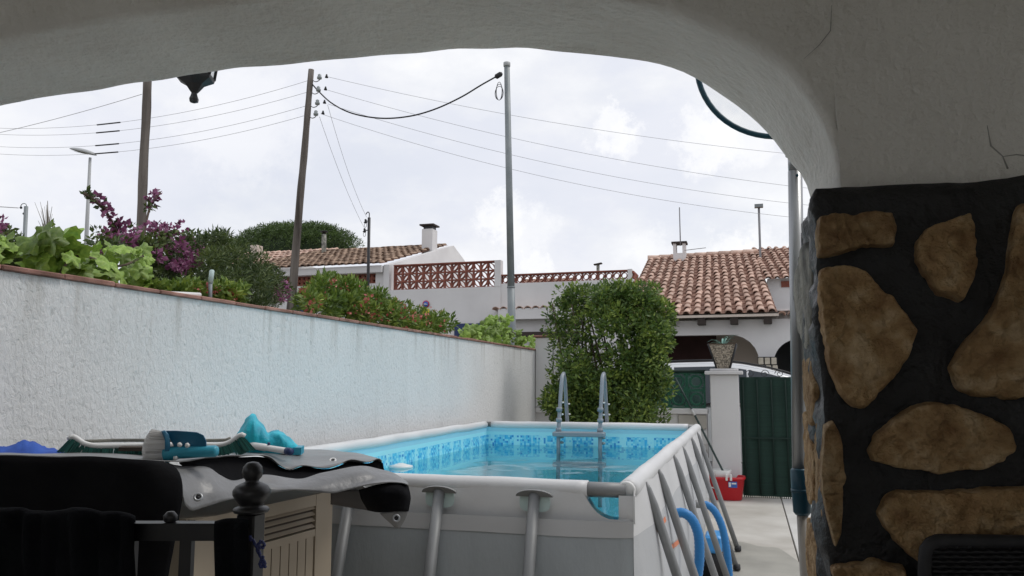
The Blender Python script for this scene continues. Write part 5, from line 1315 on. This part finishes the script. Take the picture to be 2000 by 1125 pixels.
# ================================================================== STORAGE CABINET
A_ = P(375, 1005, Z=1.0); B_ = P(645, 950, Z=1.0)
ud = (B_ - A_).normalized(); nd = Vector((ud.y, -ud.x, 0))     # out of the face, towards +X
cb_ = thing('storage_cabinet', 'beige resin storage cabinet with louvred doors under a tarpaulin', 'cabinet', Vector((A_.x - 0.4, (A_.y + B_.y) / 2, 0)))
CL = (B_ - A_).length
def onf(px):
    """distance along the face for a photo column"""
    d = P(px, 1000, D=1.0) - camo.location
    o = Vector((0, 0, EYE)); a2 = Vector((A_.x, A_.y)); den = d.x * ud.y - d.y * ud.x
    t = (a2.x * ud.y - a2.y * ud.x) / den
    return (Vector((d.x * t, d.y * t)) - a2).dot(Vector((ud.x, ud.y)))
def fbox(s0, s1, z0, z1, d0, d1, name, m, par=None):
    c = A_ + ud * ((s0 + s1) / 2) + nd * ((d0 + d1) / 2); c.z = (z0 + z1) / 2
    return MB().obox(c, ud * ((s1 - s0) / 2), nd * ((d1 - d0) / 2), Vector((0, 0, (z1 - z0) / 2))).build(name, m, par or cb_)
fbox(0, CL, 0.02, 0.985, -0.75, -0.02, 'carcass', M['cab'])
for nm, a_, c in (('door', onf(375) + 0.004, onf(497)), ('door', onf(499), onf(646))):
    pass
s0, s1, s2, s3 = 0.0, onf(422), onf(612), CL
zt_, zl, zm = 0.985, 0.945, 0.865
sm = onf(498)
for (a_, c, l_, r_) in ((0.002, sm - 0.002, s1, sm - 0.035), (sm + 0.002, CL, sm + 0.035, s2)):
    d = fbox(a_, c, 0.04, zt_, -0.018, -0.006, 'door', M['cab'])
    fbox(a_, l_, 0.04, zt_, -0.005, 0.012, 'stile', M['cab'], d); fbox(r_, c, 0.04, zt_, -0.005, 0.012, 'stile', M['cab'], d)
    fbox(l_ + 0.001, r_ - 0.001, zl, zt_, -0.005, 0.011, 'rail', M['cab'], d); fbox(l_ + 0.001, r_ - 0.001, zm - 0.025, zm, -0.005, 0.011, 'rail', M['cab'], d)
    fbox(l_ + 0.001, r_ - 0.001, zm + 0.001, zl - 0.001, -0.0055, -0.003, 'louvre_recess', M['cab_dark'], d)
    for k in range(4):
        z = zm + 0.012 + k * 0.021; cc = A_ + ud * ((l_ + r_) / 2) + nd * 0.003; cc.z = z
        MB().obox(cc, ud * ((r_ - l_) / 2 - 0.001), nd * 0.005 + Vector((0, 0, -0.005)), (nd + Vector((0, 0, 1))).normalized() * 0.0018).build('louvre', M['cab'], d)
    n = max(2, round((r_ - l_) / 0.046)); ww = (r_ - l_) / n
    for k in range(n):
        fbox(l_ + ww * k + 0.0025, l_ + ww * (k + 1) - 0.0025, 0.05, zm - 0.026, -0.004, 0.006, 'plank', M['cab'], d)
# ---- tarpaulin
tp_ = thing('tarpaulin', 'dark grey eyeleted tarpaulin draped and folded over the cabinet', 'tarpaulin', Vector((A_.x - 0.3, 2.4, 1.0)))
def sheet(rowspec, name, m, n=60, sub=5, wr=0.004, th=0.003):
    """rows of (px,py,depth) -> smooth sheet with real thickness"""
    rows = [spl([P(x, y_, D=d) for x, y_, d in r], n) for r in rowspec]
    cols = [spl([r[k] for r in rows], (len(rows) - 1) * sub + 1) for k in range(n)]
    grid_ = [[cols[k][i] for k in range(n)] for i in range((len(rows) - 1) * sub + 1)]
    for i, r in enumerate(grid_):
        for k in range(n): r[k] = r[k] + Vector((jit(r[k], 9, wr), jit(r[k] + Vector((5, 0, 0)), 9, wr), jit(r[k] + Vector((0, 7, 0)), 11, wr)))
    b = MB().grid(grid_); o = b.build(name, m, tp_)
    md = o.modifiers.new('thick', 'SOLIDIFY'); md.thickness = th; md.offset = 0
    return o
# top sheet: wall side -> wavy folded edge
sheet([[(-60, 884, 3.0), (100, 882, 3.05), (220, 880, 3.05), (330, 880, 3.05), (430, 880, 3.15), (520, 876, 3.3), (620, 879, 3.35), (700, 886, 3.3), (742, 897, 3.2)],
       [(-60, 886, 2.6), (100, 886, 2.6), (220, 886, 2.6), (330, 892, 2.6), (430, 888, 2.75), (520, 884, 2.9), (600, 888, 2.95), (690, 892, 2.95), (744, 899, 2.9)],
       [(-60, 888, 2.3), (100, 889, 2.3), (220, 893, 2.3), (330, 899, 2.32), (430, 894, 2.5), (505, 889, 2.62), (555, 908, 2.66), (640, 906, 2.72), (742, 899, 2.8)],
       [(-60, 890, 2.12), (100, 892, 2.12), (220, 896, 2.14), (310, 901, 2.19), (358, 900, 2.24), (404, 893, 2.34), (455, 890, 2.46), (500, 889, 2.54), (527, 893, 2.57), (547, 908, 2.59), (567, 916, 2.60), (593, 908, 2.62), (633, 914, 2.63), (659, 908, 2.65), (686, 897, 2.69), (718, 902, 2.70), (738, 894, 2.74), (746, 900, 2.74)]], 'top_sheet', M['tarp'], 110)
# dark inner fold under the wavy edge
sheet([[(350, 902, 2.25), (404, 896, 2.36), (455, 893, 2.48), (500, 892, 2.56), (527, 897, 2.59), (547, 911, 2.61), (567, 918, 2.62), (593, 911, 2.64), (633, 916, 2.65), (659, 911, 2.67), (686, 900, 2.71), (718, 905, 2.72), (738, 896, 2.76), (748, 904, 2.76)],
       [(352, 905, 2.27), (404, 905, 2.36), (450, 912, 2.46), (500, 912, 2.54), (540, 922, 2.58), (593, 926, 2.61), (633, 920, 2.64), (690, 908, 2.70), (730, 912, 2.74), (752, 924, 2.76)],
       [(360, 910, 2.28), (407, 914, 2.345), (440, 934, 2.38), (480, 952, 2.43), (519, 930, 2.50), (560, 938, 2.545), (593, 938, 2.56), (637, 925, 2.60), (703, 914, 2.66), (752, 934, 2.72)]], 'inner_fold', M['tarp_shade'], 90)
# lower fold with the pale sheen and its hem
sheet([[(318, 903, 2.20), (345, 908, 2.25), (375, 910, 2.30), (407, 913, 2.335), (430, 928, 2.345), (455, 940, 2.38), (485, 934, 2.43), (519, 927, 2.475), (560, 934, 2.52), (593, 935, 2.54), (637, 922, 2.58), (703, 911, 2.64), (745, 918, 2.68), (770, 925, 2.69), (790, 938, 2.69)],
       [(338, 925, 2.18), (360, 930, 2.225), (385, 932, 2.265), (415, 940, 2.29), (440, 948, 2.325), (470, 950, 2.37), (500, 944, 2.42), (535, 943, 2.46), (580, 945, 2.49), (637, 938, 2.53), (703, 926, 2.59), (745, 928, 2.63), (775, 933, 2.64), (796, 942, 2.645)],
       [(352, 955, 2.165), (370, 965, 2.20), (395, 965, 2.235), (420, 962, 2.265), (445, 960, 2.31), (472, 960, 2.355), (505, 953, 2.40), (535, 954, 2.43), (580, 952, 2.465), (637, 951, 2.50), (700, 944, 2.56), (750, 938, 2.60), (780, 940, 2.61), (798, 944, 2.62)],
       [(360, 985, 2.16), (374, 997, 2.185), (398, 990, 2.22), (422, 984, 2.255), (448, 976, 2.30), (470, 971, 2.345), (505, 962, 2.40), (535, 962, 2.425), (571, 957, 2.45), (615, 960, 2.475), (650, 963, 2.495), (686, 955, 2.53), (721, 947, 2.55), (756, 942, 2.575), (787, 943, 2.59), (798, 947, 2.60)]], 'lower_fold', M['tarp'], 110)
# near hanging side, its shade painted in as near-black
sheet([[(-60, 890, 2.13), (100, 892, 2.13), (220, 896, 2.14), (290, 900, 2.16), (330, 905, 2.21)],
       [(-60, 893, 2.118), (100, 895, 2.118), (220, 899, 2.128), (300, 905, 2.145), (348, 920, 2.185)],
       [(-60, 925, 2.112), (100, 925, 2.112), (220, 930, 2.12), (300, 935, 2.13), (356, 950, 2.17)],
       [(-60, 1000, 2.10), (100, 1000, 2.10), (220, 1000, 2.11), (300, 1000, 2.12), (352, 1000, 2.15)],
       [(-60, 1150, 2.10), (100, 1150, 2.10), (220, 1150, 2.11), (290, 1150, 2.12), (322, 1150, 2.14)]], 'near_side', M['tarp_shade'], 40)
# corner flap at the far right end
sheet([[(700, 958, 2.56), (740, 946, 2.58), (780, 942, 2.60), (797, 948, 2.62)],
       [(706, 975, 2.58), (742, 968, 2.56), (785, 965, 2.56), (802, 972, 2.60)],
       [(718, 997, 2.62), (745, 1000, 2.57), (780, 1000, 2.56), (798, 1000, 2.58)]], 'corner_flap', M['tarp_shade'], 24)
sheet([[(646, 960, 2.62), (700, 957, 2.63), (720, 970, 2.66)], [(646, 975, 2.63), (700, 978, 2.64), (722, 985, 2.66)], [(646, 985, 2.66), (700, 994, 2.66), (722, 998, 2.68)]], 'hanging_strip', mat('tarpaulin brown side', (0.06, 0.055, 0.055), rough=0.7), 20)
sheet([[(742, 1002, 2.575), (770, 999, 2.563), (798, 998, 2.578)], [(752, 1012, 2.578), (774, 1013, 2.57), (792, 1012, 2.578)], [(772, 1030, 2.585), (777, 1031, 2.58), (782, 1030, 2.585)]], 'corner_tip', M['tarp'], 16, wr=0.001)
for px, py, d in ((387, 971, 2.185), (650, 899, 2.80), (680, 939, 2.565), (774, 1012, 2.555)):
    c = P(px, py, D=d - 0.006); vdir = (camo.location - c).normalized(); ax_ = (vdir + Vector((0, 0, 0.5 if d < 2.7 and py < 1000 else 0.0)) + (Vector((0, 0, 1.5)) if py < 900 else Vector((0, 0, 0)))).normalized()
    R0 = 0.013
    n = 18; bb = MB()
    aa = ax_.cross(Vector((0, 0, 1))).normalized(); cc = ax_.cross(aa)
    rr = [[c + (aa * math.cos(2 * PI * k / n) + cc * math.sin(2 * PI * k / n)) * q + ax_ * h_ for k in range(n)] for q, h_ in ((0.0065, 0.0), (0.0075, 0.003), (0.0115, 0.003), (R0, 0.0), (0.0125, -0.002), (0.0065, -0.002), (0.0065, 0))]
    gr = bb.loft(rr, True, False, True).build('eyelet', M['alu'] if py > 905 else M['plastic_w'], tp_)
    MB().lathe([(0.0066, -0.001), (0.0066, 0.001)], c, 14, ax_).build('eyelet_hole', M['cable'], gr)

# ---- things on the tarpaulin
bcl = thing('blue_cloth', 'royal blue cloth crumpled at the left end of the tarpaulin', 'cloth', P(50, 880, D=2.7))
rws = []
for i in range(12):
    t = i / 11; r = []
    for k in range(40):
        px = -60 + 185 * k / 39; topy = 882 - 18 * math.exp(-((px - 52) / 30) ** 2) - 6 * math.exp(-((px + 20) / 30) ** 2) - 2 + max(0, (px - 100)) * 0.2
        h_ = math.sin(PI * min(t * 1.0, 1)); py = 888 - (888 - topy) * h_
        q = P(px, min(py, 889), D=2.55 + 0.28 * t); q.z += (jit(q, 25, 0.008) + (0.5 - abs(noise.noise(Vector((px * 0.06, t * 3, 1))))) * 0.012) * h_
        r.append(q)
    rws.append(r)
MB().grid(rws).build('folds', M['blue_cloth'], bcl)
# long curved pool brush
D0 = 2.62
lb_ = thing('pool_brush', 'long white curved pool brush with green bristles lying across the tarpaulin', 'brush', P(300, 885, D=D0))
bpts = [P(x, y_, D=D0) for x, y_ in ((134, 858), (142, 853), (150, 856), (165, 866), (190, 871), (230, 871), (300, 870), (380, 869), (430, 869), (452, 862), (464, 853), (472, 849), (478, 852))]
MB().tube(spl(bpts, 60), 0.0085, 8).build('back', M['plastic_w'], lb_)
MB().tube(spl([P(x, y_ - 6, D=D0 + 0.02) for x, y_ in ((165, 868), (230, 866), (300, 866), (430, 866), (450, 862))], 30), 0.006, 6).build('back_rib', M['stonegrey'], lb_)
MB().bbox(0, 0.001, 0, 0.001, 0, 0.001, 0.0001)
b = MB(); crv = spl(bpts, 150)
for i in range(2, 148):
    t = (i / 149 - 0.5) * 2; q = crv[i]
    fan = _R * (0.045 * (abs(t) ** 5) * (1 if t > 0 else -1))
    for k in range(7):
        o = q + _F * rnd(-0.012, 0.012) + _R * rnd(-0.003, 0.003) - Vector((0, 0, 0.006)); e_ = o + fan + Vector((rnd(-0.003, 0.003), rnd(-0.003, 0.003), -rnd(0.022, 0.030) - (0.018 if abs(t) > 0.85 else 0)))
        o2_ = _R * 0.0014
        b.add([o - o2_, o + o2_, e_ + o2_ * 1.2, e_ - o2_ * 1.2], [(0, 1, 2, 3)])
stuff(b.build('bristles', M['bristle_g'], lb_))
c = P(268, 876, D=D0 - 0.03); MB().obox(c, _R * 0.055, _F * 0.012, Vector((0, 0, 0.006))).build('centre_clamp', M['cab_dark'], lb_)
# short teal brush
D1 = 2.30
tb = thing('hand_brush', 'teal plastic brush head with thick white bristles on the tarpaulin', 'brush', P(350, 895, D=D1))
ups = -_F.cross(_R)
ups = Vector((0, 0, 1))
def pq(x, y_, dd=0.0): return P(x, y_, D=D1 + dd)
rings = []
for f_, dd in ((0.9, -0.03), (1.0, -0.022), (1.0, 0.022), (0.9, 0.03)):
    cx, cy = 323, 868
    pts_ = [(315, 842), (322, 840), (330, 848), (333, 868), (330, 890), (325, 901), (318, 902), (322, 880), (322, 860)]
    rings.append([pq(cx + (x - cx) * f_, cy + (y_ - cy) * f_, dd) for x, y_ in pts_])
MB().loft(rings, True, True, True).build('brush_plate', M['teal'], tb)
rings = []
for dd, f_ in ((-0.016, 0.97), (-0.012, 1), (0.012, 1), (0.016, 0.97)):
    pts_ = [(324, 841), (345, 841), (385, 844), (398, 850), (403, 860), (404, 872), (375, 873), (340, 872), (333, 860)]
    cx, cy = 365, 857; rings.append([pq(cx + (x - cx) * f_, cy + (y_ - cy) * f_, dd) for x, y_ in pts_])
MB().loft(rings, True, True, False).build('brush_body', M['teal'], tb)
MB().tube([pq(326, 888, -0.01), pq(335, 886, -0.012), pq(350, 884, -0.014), pq(395, 882, -0.012), pq(420, 881, -0.010), pq(425, 881, -0.01)], [0.024, 0.021, 0.0175, 0.0165, 0.0165, 0.013], 16).build('handle_socket', M['teal_light'], tb)
for x, y_ in ((351, 869), (366, 870), (343, 895)): MB().lathe([(0.006, -0.004), (0.007, 0.0), (0.005, 0.006)], pq(x, y_, -0.03), 8, (0, -0.6, 1)).build('screw', M['plastic_w'], tb)
b = MB()
for i in range(3000):
    v = rnd(-1, 1); dd = rnd(-1, 1) * 0.026 * math.sqrt(max(0.05, 1 - v * v * 0.6))
    q = pq(319 + 3 * (1 - v * v), 870 + v * 27, dd); tipx = 281 + 9 * v * v - 7 * v + 5 * (dd / 0.026) ** 2 + rnd(-2.5, 2.5)
    e_ = pq(tipx, 870 + v * 30 + rnd(-1, 1), dd * 1.2)
    w_ = Vector((0, 0, 0.0009)) if i % 2 else _F * 0.0011
    b.add([q - w_, q + w_, e_ + w_ * 1.7, e_ - w_ * 1.7], [(0, 1, 2, 3)])
stuff(b.build('bristles', M['bristle_w'], tb))
# turquoise bag
tb2 = thing('mesh_bag', 'turquoise net bag heaped at the far end of the tarpaulin', 'bag', P(520, 880, D=3.0))
def bag_top(px):
    pts_ = [(448, 884), (458, 860), (470, 840), (483, 818), (494, 808), (500, 809), (506, 820), (518, 832), (528, 843), (536, 838), (548, 838), (560, 846), (576, 858), (586, 868), (591, 882)]
    for a_, c in zip(pts_, pts_[1:]):
        if a_[0] <= px <= c[0]: return a_[1] + (c[1] - a_[1]) * (px - a_[0]) / (c[0] - a_[0])
    return 884
rws = []
for i in range(19):
    a_ = PI * i / 18; r = []
    for k in range(64):
        px = 449 + 141 * k / 63; tpy = bag_top(px)
        h_ = max(0, 886 - tpy); py = 886 - h_ * math.sin(a_) ** 0.6
        q = P(px, py, D=2.98 - 0.12 * math.cos(a_) * (0.2 + 0.8 * min(1, h_ / 40)))
        rg = (1 - 2 * abs(noise.noise(Vector((px * 0.045, a_ * 0.8, 2.0))))) * 0.022 + (1 - 2 * abs(noise.noise(Vector((px * 0.11, a_ * 1.5, 5.0))))) * 0.010
        q -= _F * rg * math.sin(a_) ** 0.7
        q.z += (jit(q, 22, 0.007)) * math.sin(a_)
        r.append(q)
    rws.append(r)
MB().grid(rws).build('sack', M['turq'], tb2)
MB().obox(P(582, 879, D=2.9), _R * 0.017, _F * 0.02, Vector((0, 0, 0.013))).build('bag_clip', M['teal_light'], tb2)
wp = thing('pipe_fitting', 'short white plastic pipe end lying beside the turquoise bag', 'pipe', P(540, 880, D=2.8))
w0_, w1_ = P(492, 870, D=2.86), P(567, 882, D=2.72)
MB().tube([w0_, w0_.lerp(w1_, 0.35), w0_.lerp(w1_, 0.4), w1_], [0.012, 0.013, 0.0105, 0.0105], 14, caps=False).build('tube', M['plastic_w'], wp)
dd = (w1_ - w0_).normalized(); MB().tube([w1_ - dd * 0.02, w1_ + dd * 0.004], 0.0125, 14).build('dark_end', M['navy'], wp)
MB().tube([w0_.lerp(w1_, 0.45) + Vector((0, 0, 0.01)), w0_.lerp(w1_, 0.45) + Vector((0, 0, 0.02))], 0.005, 8).build('button', M['navy'], wp)

# ================================================================== CHAIR IN THE FOREGROUND
CD = 1.36
ps_ = CD / F_PX
chr_ = thing('dark_chair', 'dark wooden chair back with turned finial in the foreground', 'chair', Vector((P(493, 1000, D=CD).x - 0.2, P(493, 1000, D=CD).y - 0.1, 0)))
q = P(493, 930, D=CD); cxx, cyy = q.x, q.y
def zpx(y_): return P(493, y_, D=CD).z
prof = [(3, 902), (11, 904), (18, 912), (20, 922), (18, 931), (13, 937), (13, 940), (20, 943), (30, 948), (36, 957), (36, 965), (30, 975), (23, 983), (22, 988), (32, 990), (35, 994), (32, 999), (22, 1001)]
MB().lathe([(r_ * ps_, zpx(y_)) for r_, y_ in reversed(prof)], (cxx, cyy, 0), 24).build('finial', M['chair'], chr_)
pw = 20 * ps_; MB().bbox(cxx - pw, cxx + pw, cyy - pw, cyy + pw, 0.0, zpx(1000), 0.003).build('back_post', M['chair'], chr_)
qa, qb = P(475, 1036, D=CD), P(-120, 1030, D=CD * 1.0)
rd = (qb - qa).normalized()
def chbox(s_, e_, z0, z1, th, nm):
    a_, c = qa + rd * s_, qa + rd * e_; m_ = (a_ + c) / 2; m_.z = (z0 + z1) / 2
    nn_ = Vector((-rd.y, rd.x, 0)).normalized(); rr_ = Vector((rd.x, rd.y, 0))
    return MB().obox(m_, rr_ * (e_ - s_) / 2, nn_ * th, Vector((0, 0, (z1 - z0) / 2))).build(nm, M['chair'], chr_)
zr1, zr0 = P(300, 1020, D=CD).z, P(300, 1053, D=CD).z
chbox(0, 0.6, zr0, zr1, 0.014, 'top_rail')
for px, w_ in ((368, 0.010), (262, 0.006), (150, 0.010)):
    s_ = (P(px, 1050, D=CD) - qa).length
    chbox(s_ - w_, s_ + w_, 0.45, zr0 - 0.001, 0.008, 'spindle')
k_ = P(333, 1012, D=CD); MB().lathe([(0.004, -0.01), (0.011, -0.004), (0.012, 0.004), (0.006, 0.011)], k_, 12).build('rail_knob', M['chair'], chr_)
chbox(0, 0.6, 0.42, 0.46, 0.02, 'lower_rail')
c_s = qa + rd * 0.3; 
MB().bbox(cxx - 0.52, cxx + 0.02, cyy - 0.45, cyy - 0.02, 0.42, 0.46, 0.01).build('seat', M['chair'], chr_)
for dx, dy in ((0, -0.42), (-0.5, -0.42), (-0.5, -0.06)): MB().bbox(cxx + dx - 0.018, cxx + dx + 0.018, cyy + dy - 0.018, cyy + dy + 0.018, 0, 0.42, 0.003).build('leg', M['chair'], chr_)
s_ = 0.52; chbox(s_ - 0.018, s_ + 0.018, 0.0, zr1 + 0.05, 0.018, 'back_post')
# cloths on the chair
def hang(name, lab, cat, cols, D, bottom, m, th=0.02):
    t = thing(name, lab, cat, P(cols[0][0], cols[0][1], D=D))
    rws = []
    cs = spl([Vector((x, y_, 0)) for x, y_ in cols], 60)
    for i in range(26):
        u = i / 25; r = []
        for c in cs:
            if u < 0.25: a_ = u / 0.25 * PI; dd = D + th * math.cos(a_) ; py = c.y + 14 * (1 - math.sin(a_)); 
            else: dd = D - th; py = c.y + 14 + (bottom - c.y) * (u - 0.25) / 0.75
            q = P(c.x, py, D=dd); nzz = noise.noise(Vector((c.x * 0.035, 0, u * 1.5)))
            q -= _F * (0.018 * nzz * min(1, u * 3)); r.append(q)
        rws.append(r)
    o = MB().grid(rws).build('drape', m, t); md = o.modifiers.new('t', 'SOLIDIFY'); md.thickness = 0.004
    return t
hang('draped_garment', 'black garment hung over the chair rail at the lower left corner', 'garment', [(-90, 998), (0, 996), (30, 996), (75, 1002), (120, 1001), (145, 995), (170, 997), (195, 1004), (215, 1003), (248, 1006), (262, 1012)], CD - 0.02, 1200, M['black_cloth'])
hang('black_scarf', 'black knitted scarf wrapped round the chair post under the finial', 'scarf', [(421, 1022), (440, 1018), (470, 1016), (485, 1018)], CD - 0.045, 1210, M['black_cloth'], 0.012)
bd = thing('bead_string', 'string of small dark blue beads hanging on the chair post', 'beads', P(508, 1060, D=CD - 0.04))
bdp = spl([P(x, y_, D=CD - 0.035) for x, y_ in ((490, 1050), (500, 1064), (514, 1070), (512, 1058), (503, 1066), (508, 1085), (516, 1100), (508, 1106), (512, 1090), (518, 1105))], 60)
sb_ = MB().lathe([(0.0005, -0.0028), (0.002, -0.002), (0.0028, 0), (0.002, 0.002), (0.0005, 0.0028)], (0, 0, 0), 6).mesh('bead', mat('blue bead', (0.04, 0.05, 0.17), rough=0.25))
for q in bdp: inst('bead', sb_, bd, q + Vector((rnd(-0.002, 0.002), 0, rnd(-0.002, 0.002))))

# ================================================================== POOL POLE WITH NET, BY THE PILLAR
PYY = 1.86
pp0 = P(1541, 290, Y=PYY); 
sk = thing('pool_skimmer', 'telescopic aluminium pool pole with blue coupling and round net by the stone pillar', 'pool skimmer', P(1578, 1125, Y=PYY))
def pz(px, py): return P(px, py, Y=PYY)
top_, mid1, mid2, bot = pz(1554, 302), pz(1562, 918), pz(1567, 1000), pz(1577, 1125)
botg = bot + (bot - mid2) * ((bot.z) / max(0.01, (mid2.z - bot.z)))
botg.z = 0.0
MB().tube([pz(1553, 335), mid1], 0.0155, 16).build('upper_tube', M['alu'], sk)
MB().tube([pz(1551, 296), pz(1553, 336)], 0.0145, 16).build('joint_tube', M['alu'], sk)
MB().tube([pz(1545, 262), pz(1550, 304)], 0.0175, 16).build('net_socket', M['stonegrey'], sk)
for x, y_, r_ in ((1555, 324, 0.005), (1556, 346, 0.0035)):
    q = pz(x, y_); MB().lathe([(r_, 0), (r_, -0.003)], q - Vector((0, 0.0145, 0)), 10, (0, 1, 0)).build('lock_button', M['coupler'], sk)
MB().tube([mid1 - Vector((0, 0, -0.004)), mid1, mid1.lerp(mid2, 0.5), mid2, mid2 - Vector((0, 0, 0.006))], [0.016, 0.0195, 0.0195, 0.0185, 0.014], 18).build('coupling', M['coupler'], sk)
MB().tube([mid1.lerp(mid2, 0.45), mid1.lerp(mid2, 0.52)], 0.021, 18).build('coupling_ring', M['coupler'], sk)
MB().tube([mid2, Vector((bot.x + 0.01, bot.y, 0.0))], 0.012, 14).build('lower_tube', mat('beige tube', (0.36, 0.33, 0.29), rough=0.5), sk)
rc_ = P(1524, 112, Y=PYY); rr_ = 155 * PYY * 1.0 / F_PX * 0.985
ctr = rc_
zc_ = (P(1524, 267, Y=PYY).z + 0); rad = ctr.z - zc_
MB().tube([ctr + Vector((math.cos(a_) * rad, 0, math.sin(a_) * rad)) for a_ in [2 * PI * k / 60 for k in range(61)]], 0.0065, 8).build('net_hoop', M['coupler'], sk)
MB().add([ctr + Vector((math.cos(2 * PI * k / 40) * rad, 0.003, math.sin(2 * PI * k / 40) * rad)) for k in range(40)], [tuple(range(40))]).build('net_mesh', alphamat(mat('fine blue net', (0.35, 0.55, 0.65), rough=0.9), 0.16), sk)
MB().tube([P(1510, 262, Y=PYY), P(1545, 272, Y=PYY)], 0.007, 8).build('net_arm', M['coupler'], sk)

# ================================================================== LANTERN
LY = 2.05
ln_ = thing('hanging_lantern', 'black iron lantern bottom with round finial hanging outside the arch', 'lantern', P(385, 150, Y=LY))
lc = P(381, 150, Y=LY)
def lz(y_): return P(381, y_, Y=LY).z
ls = LY / F_PX * 1.12
MB().lathe([(r_ * ls, lz(y_) - lc.z) for r_, y_ in ((3, 201), (9, 199), (10, 193), (7, 186), (6, 182), (10, 178), (15, 172), (20, 166), (40, 156), (42, 150), (40, 147))], lc, 6, phase=0.4, smooth=False).build('base_bowl', M['dark'], ln_)
for k in range(6):
    a_ = 2 * PI * k / 6 + 0.4
    axv = Vector((0, 0, 1)); aa = axv.cross(Vector((1, 0, 0))).normalized(); bb_ = axv.cross(aa)
    d_ = aa * math.cos(a_) + bb_ * math.sin(a_)
    MB().tube([lc + d_ * 40 * ls, lc + d_ * 54 * ls + Vector((0, 0, 0.16))], 0.005, 5).build('cage_bar', M['dark'], ln_)
gl_ = [[lc + (Vector((0, 0, 1)).cross(Vector((1, 0, 0))) * math.cos(2 * PI * k / 6 + 0.4) + Vector((0, 0, 1)).cross(Vector((0, 0, 1)).cross(Vector((1, 0, 0)))) * math.sin(2 * PI * k / 6 + 0.4)) * r_ * ls + Vector((0, 0, h_)) for k in range(6)] for r_, h_ in ((38, 0.002), (52, 0.158))]
MB().loft(gl_, True, False).build('glass_panes', alphamat(mat('lantern glass', (0.5, 0.55, 0.55), rough=0.1), 0.35), ln_)
MB().lathe([(60 * ls, 0.16), (62 * ls, 0.17), (40 * ls, 0.21), (8 * ls, 0.25)], lc, 6, phase=0.4, smooth=False).build('hood', M['dark'], ln_)
MB().tube(spl([lc + Vector((0, 0, 0.25)), lc + Vector((0, -0.02, 0.32)), lc + Vector((0, -0.2, 0.34)), Vector((lc.x, YF + 0.003, lc.z + 0.28))], 14), 0.009, 6).build('bracket', M['dark'], ln_)

# ================================================================== WICKER CHAIR, lower right
WD = 1.02
wc = thing('wicker_chair', 'top of a dark woven wicker chair back before the stone pillar', 'chair', Vector((P(1950, 1100, D=WD).x + 0.1, P(1950, 1100, D=WD).y, 0)))
def wz(x, y_, d=WD): return P(x, y_, D=d)
fr_ = spl([wz(1806, 1400), wz(1806, 1180), wz(1807, 1090), wz(1812, 1068), wz(1828, 1057), wz(1860, 1056), wz(2000, 1058), wz(2200, 1060), wz(2350, 1062)], 60)
MB().tube(fr_, 0.0085, 8).build('back_frame', M['wicker'], wc)
for k in range(26):
    y_ = 1068 + k * 9.5; pts = [wz(1814 + i * 13, y_ + (2 if (i + k) % 2 else -1), WD + (0.004 if (i + k) % 2 else -0.004)) for i in range(40)]
    MB().tube(pts, 0.0026, 5).build('wicker_strand', M['wicker'], wc)
MB().grid([[wz(1812 + 25 * i, y_, WD + 0.010) for i in range(21)] for y_ in (1062, 1200, 1350)]).build('back_panel', M['wicker'], wc)
s0_ = wz(1806, 1400); 
MB().bbox(s0_.x - 0.01, s0_.x + 0.45, s0_.y - 0.5, s0_.y - 0.02, 0.40, 0.46, 0.02).build('seat', M['wicker'], wc)
for dx, dy in ((0.02, -0.04), (0.42, -0.04), (0.02, -0.46), (0.42, -0.46)): MB().tube([(s0_.x + dx, s0_.y + dy, 0), (s0_.x + dx, s0_.y + dy, 0.41)], 0.014, 8).build('leg', M['wicker'], wc)
